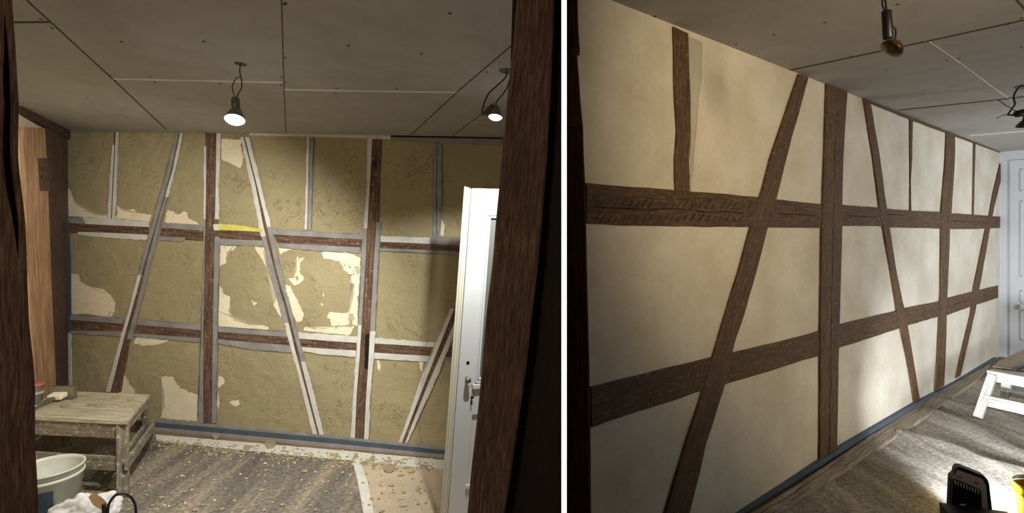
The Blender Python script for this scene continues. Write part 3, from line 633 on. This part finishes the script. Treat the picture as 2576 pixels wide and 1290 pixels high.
panelbox('top_rail', stile-.02, DWid-.12, .01, gb0, -.03, -.0005, 'paint', dr)
panelbox('middle_rail', stile-.02, DWid-.12, gb1, 1.24, -.03, -.0005, 'paint', dr)
panelbox('bottom_rail', stile-.02, DWid-.12, 1.63, B_, -.03, -.0005, 'paint', dr)
panelbox('lower_panel', stile-.02, DWid-.12, 1.24, 1.63, -.028, -.014, 'paint', dr)
for i, (m0, o1) in enumerate(((0, .006), (.014, .002))):
    a0, a1, b0, b1 = stile-.02+m0, DWid-.12-m0, gb0+m0, gb1-m0; wd_ = .011
    panelbox('glazing_bead', a0, a0+wd_, b0, b1, -.02, o1, 'paint', dr, .002); panelbox('glazing_bead', a1-wd_, a1, b0, b1, -.02, o1, 'paint', dr, .002)
    panelbox('glazing_bead', a0, a1, b0, b0+wd_, -.02, o1, 'paint', dr, .002); panelbox('glazing_bead', a0, a1, b1-wd_, b1, -.02, o1, 'paint', dr, .002)
panelbox('ledge', stile-.03, DWid-.11, gb1+.004, gb1+.03, -.01, .018, 'paint', dr); panelbox('ledge', stile-.03, DWid-.11, 1.615, 1.635, -.01, .014, 'paint', dr)
panelbox('glass_pane', stile, DWid-.13, gb0+.015, gb1-.015, -.02, -.015, 'glass', dr, 0)
kh = DPl.hit(1177, 912); bm = bmesh.new(); lathe(bm, [(.007, -.006), (.009, .002), (.004, .003)], kh, nn, 16); tag(link('keyhole', bm, 'black', dr), 'small dark screw hole')
kh = DPl.hit(1174, 951); bm = bmesh.new(); lathe(bm, [(.010, 0), (.009, .015), (.014, .03), (.015, .045), (.004, .05)], kh, nn, 24); tag(link('door_knob', bm, 'metal', dr, True), 'chrome knob')
ky = thing('key', 'small key hanging on a string from the white door knob', 'key', kh+nn*.03)
tubeobj('string', [kh+nn*.03, DPl.hit(1183, 958)+nn*.012, DPl.hit(1187, 962)+nn*.01, DPl.hit(1186, 998)+nn*.01], .001, 'cord', ky)
tubeobj('key_shaft', [DPl.hit(1185, 997)+nn*.012, DPl.hit(1184, 1017)+nn*.012], .003, 'black', ky); bm = bmesh.new(); lathe(bm, [(.008, -.0015), (.008, .0015)], DPl.hit(1186, 998)+nn*.012, nn, 16); link('key_bow', bm, 'black', ky)

# ------------------------------------------------------------------ pendant lamps
def disc_hole(pl, x, y, r, par_label):
    p = pl.hit(x, y); bm = bmesh.new(); lathe(bm, [(r, -.02), (r, .002), (r*.85, .0025)], p, pl.n, 32); o = link('cable_hole', bm, 'black', None); tag(o, par_label, 'ceiling hole'); return p
def reflector(t, base, ax, lit, r=.04, L=.075):
    bm = bmesh.new(); lathe(bm, [(.014, 0), (.016, .012), (.022, .02), (r*.8, L*.6), (r, L*.85), (r, L*.93)], base, ax, 32); link('reflector', bm, 'metal' if lit else 'amber', t, True)
    bm = bmesh.new(); lathe(bm, [(r*.99, L*.93), (r*.8, L*1.03), (r*.4, L*1.09), (.001, L*1.1)], base, ax, 32); tag(link('lens', bm, 'bulb' if lit else 'amber', t, True), 'glowing lens' if lit else 'unlit lens')
h1 = disc_hole(CL, 605, 161, .026, 'dark cable hole in the board ceiling above the lit bulb')
Yl = h1.y
l1 = thing('pendant_bulb', 'glaring bare reflector bulb hanging on wires in front of the clay wall', 'lamp', at(601, 250, Yl))
def atl(x, y, dy=0): return at(x, y, Yl+dy)
tubeobj('cord', [h1+CL.n*.001, atl(603, 180), atl(606, 193), atl(608, 205), atl(607, 222), atl(597, 240), atl(595, 250)], .0028, 'cord', l1)
tubeobj('cord', [atl(606, 194), atl(597, 195), atl(590, 203), atl(584, 219), atl(586, 228), atl(590, 246)], .0022, 'cord', l1)
bm = bmesh.new(); lathe(bm, [(.017, 0), (.019, .01), (.019, .05), (.015, .055)], atl(592, 247), (.1, -.15, -1), 24); link('socket', bm, 'metal', l1, True)
ax1 = V((.12, -.45, -1)).normalized(); reflector(l1, atl(595, 268), ax1, True, .043, .08)
L1 = atl(600, 300)+ax1*.07
light('SPOT', 'bulb_light', L1, 165, (.98, .95, .87), aim=L1+V((-.72, .6, -.88)), shadow_soft_size=.03, spot_size=math.radians(126), spot_blend=.65)
light('POINT', 'bulb_spill', atl(598, 285, -.02)+V((0, 0, -.14)), .8, (.98, .97, .92), shadow_soft_size=.12)
h2 = disc_hole(CL, 1274, 178, .034, 'dark cable hole in the board ceiling, half behind the brown oak post')
Y2 = h2.y
def at2(x, y, dy=0): return at(x, y, Y2+dy)
l2 = thing('pendant_spot', 'small lit reflector bulb on looped black wires beside the brown oak post', 'lamp', at2(1245, 270))
tubeobj('cord', [h2+CL.n*.001, at2(1272, 194), at2(1252, 214), at2(1232, 232), at2(1221, 252), at2(1213, 278), at2(1215, 290)], .003, 'black', l2)
tubeobj('cord', [at2(1280, 205), at2(1275, 222), at2(1262, 240), at2(1250, 255), at2(1247, 266)], .0025, 'black', l2)
tubeobj('cord', [at2(1246, 256), at2(1230, 267), at2(1218, 270), at2(1216, 268)], .0015, 'black', l2)
ax2 = (at2(1255, 265)-at2(1220, 292)).normalized()
bm = bmesh.new(); lathe(bm, [(.012, 0), (.015, .01), (.015, .055), (.012, .062)], at2(1217, 290), ax2, 24); link('socket', bm, 'cord', l2, True)
axr = V((-.12, .10, -1)).normalized(); reflector(l2, at2(1249, 268), V((-.1, -.25, -1)), True, .03, .055)
L2 = at2(1250, 284)+V((0, .0, -.10))
light('SPOT', 'spot_light', L2, 85, (.97, .98, .93), aim=L2+V((-.22, .55, -1.0)), shadow_soft_size=.02, spot_size=math.radians(102), spot_blend=.3)

# ================================================================== RIGHT-HAND ROOM
for nm, pts, w, mt in (('joint_or_shadow_line', [(1985, 177), (2335, 103), (2600, 45)], (2.5, 3), 'joint'), ('filled_joint', [(2335, 103), (2400, 147), (2500, 221), (2543, 251)], (3, 3), 'filler'),
                       ('joint_or_shadow_line', [(2259, 277), (2500, 252), (2600, 240)], (2.2, 2.2), 'joint'), ('filled_joint', [(2440, 341), (2600, 328)], (2, 2.5), 'filler'), ('joint_or_shadow_line', [(2548, -12), (2600, 48)], (4, 4), 'joint')):
    strip(nm, CR, pts, w, mt, -.01, .0015, cr)
for x, y in ((1647, 41), (1947, 87), (1852, 111), (1933, 156), (2075, 56), (2258, 11), (2318, 105), (2351, 99), (2141, 142), (2535, 61), (2569, 45), (2569, 119), (2412, 147), (2382, 151), (2232, 175), (2325, 227)): screw(CR, x, y, cr, .007)
def rt(name, label, L, R, off=.012, mat='oakr', crack=None, cat='timber', wob=.0025, **kw):
    return tag(timber(name, WR, L, R, mat, 0, off, crack, wob=wob, step=7, **kw), label, cat)
rt('wall_stud', 'short weathered stud above the upper rail of the white wall, leftmost, beside a grey stain', [(1690, 68), (1692, 130), (1694, 240), (1699, 330), (1694, 400), (1696, 479)], [(1728, 86), (1731, 180), (1735, 250), (1735, 330), (1731, 400), (1734, 482)], .009)
adz_o = rt('wall_rail', 'upper rail of the white wall, adze-marked piece left of the big brace', [(1472, 459), (1560, 468), (1690, 478), (1800, 486), (1908, 496)], [(1472, 562), (1560, 567), (1700, 569), (1889, 571)], .010, crack=(.55, .012, .010, 0, .97))
for k in range(46):
    lo = k % 2; x = 1490+ (k//2)*17.5+random.uniform(-4, 4); yb = (516+ (x-1490)*.03) if not lo else 556+random.uniform(-3, 3); h_ = random.uniform(10, 24)
    tag(strip('adze_mark', WR, [(x, yb), (x+h_*.45, yb-h_*.6), (x+h_*.7, yb-h_)], (2.2, 1.0), 'oakb', .006, .0112, adz_o), None)
rt('wall_rail', 'upper rail of the white wall, piece between the big brace and wide post', [(1945, 501), (2068, 514)], [(1925, 572), (2066, 573)], .009, crack=(.5, .012, .008, .1, .9))
rt('wall_rail', 'upper rail of the white wall, piece between wide post and thin brace', [(2113, 515), (2212, 522)], [(2111, 568), (2218, 569)], .009, crack=(.5, .012, .008, .1, .9))
rt('wall_rail', 'upper rail of the white wall, piece between thin brace and narrow cracked post', [(2222, 524), (2290, 530), (2367, 533)], [(2230, 572), (2300, 573), (2365, 575)], .009, crack=(.3, .012, .008, 0, .3))
rt('wall_rail', 'upper rail of the white wall, farthest piece reaching the end wall', [(2386, 536), (2450, 540), (2515, 545)], [(2384, 576), (2450, 576), (2514, 573)], .009, crack=(.5, .02, .009, 0, .8))
rt('wall_rail', 'lower rail of the white wall, darkest piece left of the big brace', [(1484, 973), (1615, 939), (1790, 897)], [(1486, 1073), (1620, 1028), (1768, 981)], .009)
rt('wall_rail', 'lower rail of the white wall, piece between the big brace and wide post', [(1840, 886), (1930, 865), (2010, 846), (2062, 831)], [(1815, 968), (1930, 934), (2010, 908), (2062, 894)], .009)
rt('wall_rail', 'lower rail of the white wall, piece between wide post and thin brace', [(2105, 816), (2213, 791), (2256, 781)], [(2105, 876), (2259, 826), (2266, 824)], .009)
rt('wall_rail', 'lower rail of the white wall, piece between thin brace and narrow cracked post', [(2268, 776), (2360, 758)], [(2278, 819), (2358, 796)], .009)
rt('wall_rail', 'lower rail of the white wall, farthest piece reaching the end wall', [(2378, 750), (2445, 733), (2509, 718)], [(2376, 794), (2437, 772), (2508, 749)], .009, crack=(.5, .015, .009, 0, .7))
rt('wall_brace', 'big leaning brace of the white wall, nearest the camera', [(2005, 187), (1933, 400), (1914, 474), (1885, 567), (1852, 687), (1827, 768), (1797, 870), (1763, 983), (1719, 1123), (1669, 1290), (1658, 1325)], [(2030, 196), (1974, 400), (1951, 497), (1929, 570), (1898, 687), (1875, 768), (1848, 850), (1819, 969), (1771, 1123), (1731, 1290), (1720, 1325)], .013)
rt('wall_post', 'widest upright post of the white wall with a long crack', [(2075, 211), (2069, 400), (2063, 574), (2059, 826), (2059, 900), (2058, 1158)], [(2127, 231), (2116, 400), (2114, 567), (2107, 826), (2105, 900), (2101, 1130)], .016, crack=(.52, .013, .016, 0, 1))
rt('wall_brace', 'thin leaning brace of the white wall, right of the wide post', [(2169, 248), (2193, 400), (2209, 524), (2218, 574), (2240, 702), (2253, 788), (2278, 900), (2296, 1012)], [(2186, 255), (2211, 400), (2228, 528), (2236, 582), (2255, 702), (2273, 780), (2294, 900), (2311, 1004)], .013)
rt('wall_stud', 'thin dark stud above the upper rail, between thin brace and narrow cracked post', [(2286, 297), (2287, 460), (2286, 530)], [(2294, 300), (2292, 400), (2289, 450), (2290, 530)], .009)
rt('wall_post', 'narrow cracked post of the white wall, far half', [(2378, 327), (2375, 400), (2364, 532), (2362, 737), (2354, 900), (2348, 982)], [(2398, 334), (2399, 400), (2387, 574), (2379, 749), (2375, 900), (2371, 968)], .016, crack=(.6, .022, .016, .1, .9))
rt('wall_stud', 'faint thin stud above the upper rail, between narrow post and far brace', [(2447, 356), (2446, 440), (2444, 541)], [(2453, 358), (2450, 440), (2448, 541)], .008)
rt('wall_brace', 'farthest leaning brace of the white wall, next to the end wall', [(2520, 385), (2495, 489), (2486, 540), (2476, 578), (2445, 729), (2439, 788), (2412, 900), (2401, 950)], [(2528, 388), (2515, 454), (2494, 540), (2488, 574), (2461, 729), (2451, 780), (2424, 900), (2413, 944)], .013)
rt('wall_plate', 'thin dark top plate where the white wall meets the ceiling', [(2186, 255), (2290, 294), (2400, 333), (2528, 380)], [(2186, 260), (2290, 302), (2400, 343), (2528, 389)], .012)
tag(poly('grey_smear', WR, [(1731, 92), (1766, 106), (1764, 200), (1756, 260), (1750, 330), (1744, 400), (1738, 480), (1734, 480), (1737, 330), (1736, 240), (1732, 180)], 'whiteg', 0, .002, wr, .8), 'greyer streak of plaster')
# left post of the right-hand room
P = facing(1450, 2.0)
def rp(label, L, R, mat): tag(timber('notched_post', P, L, R, mat, -.08, 0, solid=True, edge=.5, wob=.003), label, 'post')
rp('top block of the dark notched post, right of the white batten under the ceiling', [(1405, -40), (1405, 122)], [(1453, -40), (1455, 60), (1458, 122)], 'notch')
rp('middle block of the dark notched post right of the white batten', [(1405, 134), (1405, 318)], [(1452, 136), (1455, 180), (1460, 248), (1467, 318)], 'notch')
rp('tall brown lower block of the notched post, right of the white batten', [(1405, 324), (1405, 1340)], [(1467, 324), (1469, 400), (1472, 458), (1477, 680), (1482, 900), (1485, 1060), (1488, 1340)], 'notch')
tag(timber('dark_gap_sheet', facing(1440, 2.1), [(1400, -40), (1400, 1340)], [(1446, -40), (1476, 1340)], 'dark', -.02, 0, step=80, solid=True, edge=0), 'black sheet standing for the dark in the gaps of the notched post', 'post')  # near-black sheet put behind the blocks to colour their gaps dark

# skirting and plank
o = poly('foam_strip', WR, [(1820, 1308), (1980, 1205), (2106, 1121), (2294, 1012), (2400, 958), (2499, 898), (2500, 908), (2400, 968), (2301, 1026), (2106, 1136), (1980, 1224), (1820, 1330)], 'blue', 0, .03)
tag(o, 'blue grey foam edge strip along the foot of the white wall', 'strip')
def planktimber(name, label, L, R, z0, z1, mat, **kw):
    return tag(timber(name, FLOOR, L, R, mat, z0, z1, step=10, **kw), label, 'plank')
planktimber('floor_plank', 'old grooved floor plank lying along the foot of the white wall', [(1820, 1345), (1980, 1247), (2185, 1107), (2277, 1046), (2406, 968), (2490, 920)], [(1880, 1352), (1980, 1286), (2174, 1157), (2301, 1075), (2383, 1016), (2462, 958)], .001, .03, 'plank', crack=(.35, .02, .02, 0, 1), wob=.004)
# felt sheet with folds (height field on the floor)
folds = [([(2250, 1088), (2277, 1094), (2352, 1113), (2420, 1137), (2458, 1157), (2576, 1188), (2700, 1215)], .035), ([(2330, 1030), (2355, 1038), (2424, 1061), (2502, 1102), (2543, 1126), (2640, 1170)], .03), ([(2370, 1010), (2441, 1027), (2492, 1038), (2576, 1051), (2680, 1066)], .03), ([(2200, 1160), (2300, 1185), (2380, 1230)], .012)]
fl3 = []
for pts, h in folds:
    q = [FLOOR.hit(*p) for p in resample(pts, 24)]; fl3.append((q, h))
def fh(x, y):
    z = 0
    for q, h in fl3:
        best = 9; sg = 1
        for i in range(len(q)-1):
            a, b = q[i], q[i+1]; dx, dy = b.x-a.x, b.y-a.y; L2_ = dx*dx+dy*dy; t = max(0, min(1, ((x-a.x)*dx+(y-a.y)*dy)/L2_)); ex_, ey_ = x-a.x-dx*t, y-a.y-dy*t; d = math.hypot(ex_, ey_)
            if d < best: best = d; sg = 1 if dx*ey_-dy*ex_ > 0 else -1
        k = .05 if sg > 0 else .16
        z = max(z, h*math.exp(-(best/k)**2))
    return z+.004*noise.noise(V((x*3, y*3, 0)))+.004
bm = bmesh.new(); uvl = bm.loops.layers.uv.verify(); NX, NY = 190, 190
nf = min((FLOOR.hit(x, y)-WR.o).dot(WR.n) for x, y in ((2174, 1157), (2301, 1075), (2383, 1016)))-.02; o0 = WR.o+WR.u*(-.5)+WR.n*nf; grid = []
for i in range(NX+1):
    row = []
    for j in range(NY+1):
        p = o0+WR.u*(i/NX*6.0)+WR.n*(j/NY*3.2); row.append(bm.verts.new((p.x, p.y, fh(p.x, p.y) if p.y > .5 else .003)))
    grid.append(row)
for i in range(NX):
    for j in range(NY):
        f = bm.faces.new((grid[i][j], grid[i+1][j], grid[i+1][j+1], grid[i][j+1]))
        for l in f.loops: l[uvl].uv = (l.vert.co.x, l.vert.co.y)
tag(link('felt_sheet', bm, 'fleecer', None, True), 'rumpled grey felt sheet covering the floor below the white wall', 'floor covering')

# end wall door
def eb(name, pts, o0_, o1_, mat, par): return poly(name, WE, pts, mat, o0_, o1_, par)
ed = thing('panel_door', 'white panelled door in the end wall at the far right edge', 'door', WE.hit(2600, 880).xy.to_3d())
def epanel(u0, u1, z0, z1, o0_, o1_, nm, par=ed, mat='paint'):
    bm = bmesh.new(); c = []
    for o_ in (o0_, o1_):
        for uu, zt in ((u0, z0), (u1, z0), (u1, z1), (u0, z1)): p = WE.o+WE.u*uu+WE.n*o_; c.append(bm.verts.new((p.x, p.y, zt)))
    for idx in ((0, 1, 2, 3), (7, 6, 5, 4), (0, 4, 5, 1), (1, 5, 6, 2), (2, 6, 7, 3), (3, 7, 4, 0)): bm.faces.new([c[i] for i in idx])
    bmesh.ops.bevel(bm, geom=list(bm.edges), offset=.004, segments=2, affect='EDGES')
    return link(nm, bm, mat, par)
epanel(.10, 1.0, .005, 2.52, 0.0, .02, 'leaf')
for z0, z1 in ((.25, .62), (.72, .88), (1.05, 2.0), (2.12, 2.4)):
    for (a0, a1, b0, b1) in ((.2, .9, z0, z0+.02), (.2, .9, z1-.02, z1), (.2, .22, z0, z1), (.88, .9, z0, z1)): epanel(a0, a1, b0, b1, .02, .034, 'moulding')
    epanel(.25, .85, z0+.05, z1-.05, .02, .028, 'raised_panel')
epanel(.2, .9, .64, .70, .02, .06, 'ledge')
# white stool, right
g0 = FLOOR.hit(2452, 1053); top0 = Zp(2486, 932, .41); top1 = Zp(2600, 953, .41)
e1 = (top1-top0); e1.z = 0; e1.normalize(); e2 = V((-e1.y, e1.x, 0)); e2 = e2 if e2.x > 0 else -e2
sr = thing('white_stool', 'white painted step stool at the right edge on the felt sheet', 'stool', (top0+e1*.3+e2*.15).xy.to_3d())
def R_(a, b, z): p = top0+e1*a+e2*b; return V((p.x, p.y, z))
Lr, Dr = .62, .32
barobj('top', R_(-.01, Dr/2, .40), R_(Lr+.01, Dr/2, .40), Dr+.02, .03, 'whitewood', sr, bev=.008)
barobj('apron', R_(.0, .01, .355), R_(Lr, .01, .355), .02, .06, 'whitewood', sr); barobj('apron', R_(.0, Dr-.01, .355), R_(Lr, Dr-.01, .355), .02, .06, 'whitewood', sr)
for a in (0, 1):
    for b in (0, 1):
        p = R_(.03 if a == 0 else Lr-.03, .0 if b == 0 else Dr-.03, .385); q = R_(-.035 if a == 0 else Lr+.035, -.10 if b == 0 else Dr+.10, .012)
        barobj('leg', p, q, .065, .035, 'whitewood', sr, up=e2, bev=.006)
barobj('step', R_(-.01, -.045, .20), R_(Lr+.01, -.045, .20), .06, .022, 'whitewood', sr); barobj('stretcher', R_(-.005, -.05, .15), R_(Lr, -.05, .15), .02, .07, 'whitewood', sr)
barobj('stretcher', R_(-.005, Dr+.05, .17), R_(Lr, Dr+.05, .17), .02, .06, 'whitewood', sr)
bm = bmesh.new(); lathe(bm, [(.018, 0), (.02, .01), (.012, .02)], R_(.42, .05, .416), seg=24); tag(link('tape_roll', bm, 'black'), 'small black cap lying on the white stool', 'cap')
# brown boards behind the stool
tag(poly('loose_board', zplane(.416), [(2496, 926), (2512, 913), (2576, 882), (2650, 846), (2680, 872), (2680, 950), (2600, 939)], 'plank', .0, .016), 'brown worn board lying on top of the white stool', 'board')
pb = barobj('pry_bar', Zp(2550, 929, .442), Zp(2610, 912, .442), .025, .015, 'black'); tag(pb, 'thin black bar lying on the brown board on the white stool', 'tool')
# work floodlight
Lb = FLOOR.hit(2440, 1340); base = V((Lb.x, Lb.y, 0))
P = facing(2440, (base-CAM).xy.length); P.n = (P.n+P.u*.25).normalized(); P.o = V((base.x, base.y, EYE)); P.v = V((0, 0, 1)); P.u = V((-P.n.y, P.n.x, 0))
wkl = thing('work_light', 'black and grey work floodlight standing with its back to the camera', 'work light', base)
outer = [(2388, 1262), (2391, 1200), (2401, 1192), (2403, 1180), (2410, 1174), (2420, 1175), (2474, 1197), (2484, 1206), (2488, 1216), (2498, 1300), (2500, 1335), (2386, 1335)]
poly('housing', P, outer, 'black', -.05, 0, wkl)
poly('back_plate', P, [(2393, 1200), (2403, 1194), (2408, 1181), (2470, 1203), (2480, 1220), (2489, 1330), (2392, 1330)], 'bag', 0, .006, wkl)
poly('heat_sink', P, [(2393, 1202), (2400, 1202), (2462, 1228), (2464, 1245), (2464, 1330), (2390, 1330), (2390, 1260)], 'black', .004, .03, wkl)
for k in range(9): poly('fin', P, [(2397+k*7.2, 1201+k*3), (2400+k*7.2, 1202+k*3), (2400+k*7.2, 1212+k*3), (2397+k*7.2, 1211+k*3)], 'bag', .028, .034, wkl)
for x, y in ((2410, 1194), (2453, 1210)): poly('latch', P, [(x-5, y-2), (x+8, y+3), (x+8, y+8), (x-5, y+3)], 'red', .005, .012, wkl)
poly('cable_clip', P, [(2410, 1260), (2425, 1261), (2425, 1272), (2409, 1270)], 'bag', .03, .036, wkl)
pf = P.hit(2440, 1262)
aimv = V((.50, .86, 0.0)).normalized()
light('AREA', 'work_light_beam', V((base.x, base.y, .17))+aimv*.085, 31, (.88, .93, 1), aim=V((base.x, base.y, .17))+V((.80, .60, .08)), shape='RECTANGLE', size=.18, size_y=.14, spread=math.radians(92))
# black case in front
bc = thing('tool_case', 'black tool case at the bottom edge in front of the work light', 'case', FLOOR.hit(2460, 1420).xy.to_3d())
Pc = facing(2440, 3.1*.93)
c1, c2_ = Pc.hit(2352, 1300), Pc.hit(2600, 1300)
p1 = Zp(2362, 1264, .16); p2 = Zp(2536, 1288, .16); dirc = (p2-p1).normalized(); sc_ = V((dirc.y, -dirc.x, 0)); sc_ = sc_ if sc_.y < 0 else -sc_
barobj('case_body', p1+sc_*.12-V((0, 0, .085)), p2+sc_*.12-V((0, 0, .085)), .24, .15, 'black', bc, bev=.01)
barobj('case_lid', p1+sc_*.12-V((0, 0, .008)), p2+sc_*.12-V((0, 0, .008)), .25, .02, 'black', bc, bev=.006)
# yellow bucket
cy = Zp(2640, 1222, .26); yb = bucket('yellow_bucket', 'yellow plastic bucket with a wire handle at the bottom right edge', (cy.x, cy.y), .115, .14, .24, 'yellow')
Pb = facing(2560, (cy-CAM).xy.length-.03)
tubeobj('wire_handle', [Pb.hit(x, y) for x, y in ((2600, 1203), (2560, 1204), (2538, 1207), (2528, 1211), (2537, 1222), (2549, 1234))], .003, 'metal', yb)

# pendants, right
def pend(pl_z, x, y): return CR.hit(x, y)
h3 = CR.hit(2232, -60); Y3 = 1.9
def at3(x, y, dy=0): return at(x, y, Y3+dy)
zc = (2.64-EYE)*F/Y3; ytop = CY-zc
l3 = thing('unlit_pendant', 'unlit black pendant socket with reflector bulb hanging below the ceiling, upper right', 'lamp', at3(2232, 40))
tubeobj('cord', [at3(2226, ytop+1), at3(2222, -20), at3(2220, 0), at3(2220, 12), at3(2226, 27)], .0035, 'black', l3); tubeobj('cord', [at3(2224, ytop+1), at3(2224, -20), at3(2227, 0), at3(2229, 14), at3(2230, 27)], .0035, 'black', l3)
bm = bmesh.new(); lathe(bm, [(.014, 0), (.016, .003), (.0165, .05), (.017, .10), (.015, .104)], at3(2230, 27), (.06, 0, -1), 28); link('socket', bm, 'black', l3, True)
barobj('socket_lug', at3(2241, 40), at3(2243, 94), .008, .008, 'black', l3)
tubeobj('bail', [at3(2243, 62), at3(2251, 70), at3(2254, 82), at3(2252, 95), at3(2248, 103)],   .0035, 'black', l3)
bm = bmesh.new(); c3 = at3(2246, 108); ax = (at3(2232, 140)-c3).normalized()
lathe(bm, [(.008, -.022), (.018, -.018), (.033, -.004), (.041, .010), (.040, .014), (.02, .019), (.001, .020)], at3(2249, 117), V((-.62, .12, -.78)), 40); link('reflector', bm, 'amber', l3, True)
Y4 = 3.7
def at4(x, y, dy=0): return at(x, y, Y4+dy)
h4 = disc_hole(CR, 2590, 216, .08, 'dark cable hole in the right ceiling at the picture edge'); Y4 = h4.y
l4 = thing('unlit_spot', 'unlit black socket on a curled cable at the right picture edge under the ceiling', 'lamp', at4(2570, 290))
tubeobj('cord', [h4+V((0, 0, -.001)), at4(2566, 219), at4(2555, 231), at4(2550, 245), at4(2553, 262), at4(2545, 274), at4(2537, 286), at4(2537, 289), at4(2556, 288)], .0055, 'black', l4)
tubeobj('cord', [at4(2507, 298), at4(2520, 291), at4(2535, 288), at4(2545, 291), at4(2556, 288)], .0025, 'black', l4); tubeobj('cord', [at4(2511, 251), at4(2530, 265), at4(2546, 273), at4(2558, 283)], .003, 'cord', l4)
bm = bmesh.new(); lathe(bm, [(.022, 0), (.024, .005), (.024, .14), (.02, .145)], at4(2556, 287), (1, 0, .22), 24); link('socket', bm, 'black', l4, True)
tubeobj('bail', [at4(2576, 292), at4(2573, 302), at4(2574, 312)], .004, 'black', l4)
bm = bmesh.new(); lathe(bm, [(.001, 0), (.03, .008), (.07, .02), (.072, .03), (.04, .06), (.015, .07)], at4(2590, 322), V((-.25, -.1, .9)), 32); link('reflector', bm, 'amber', l4, True)
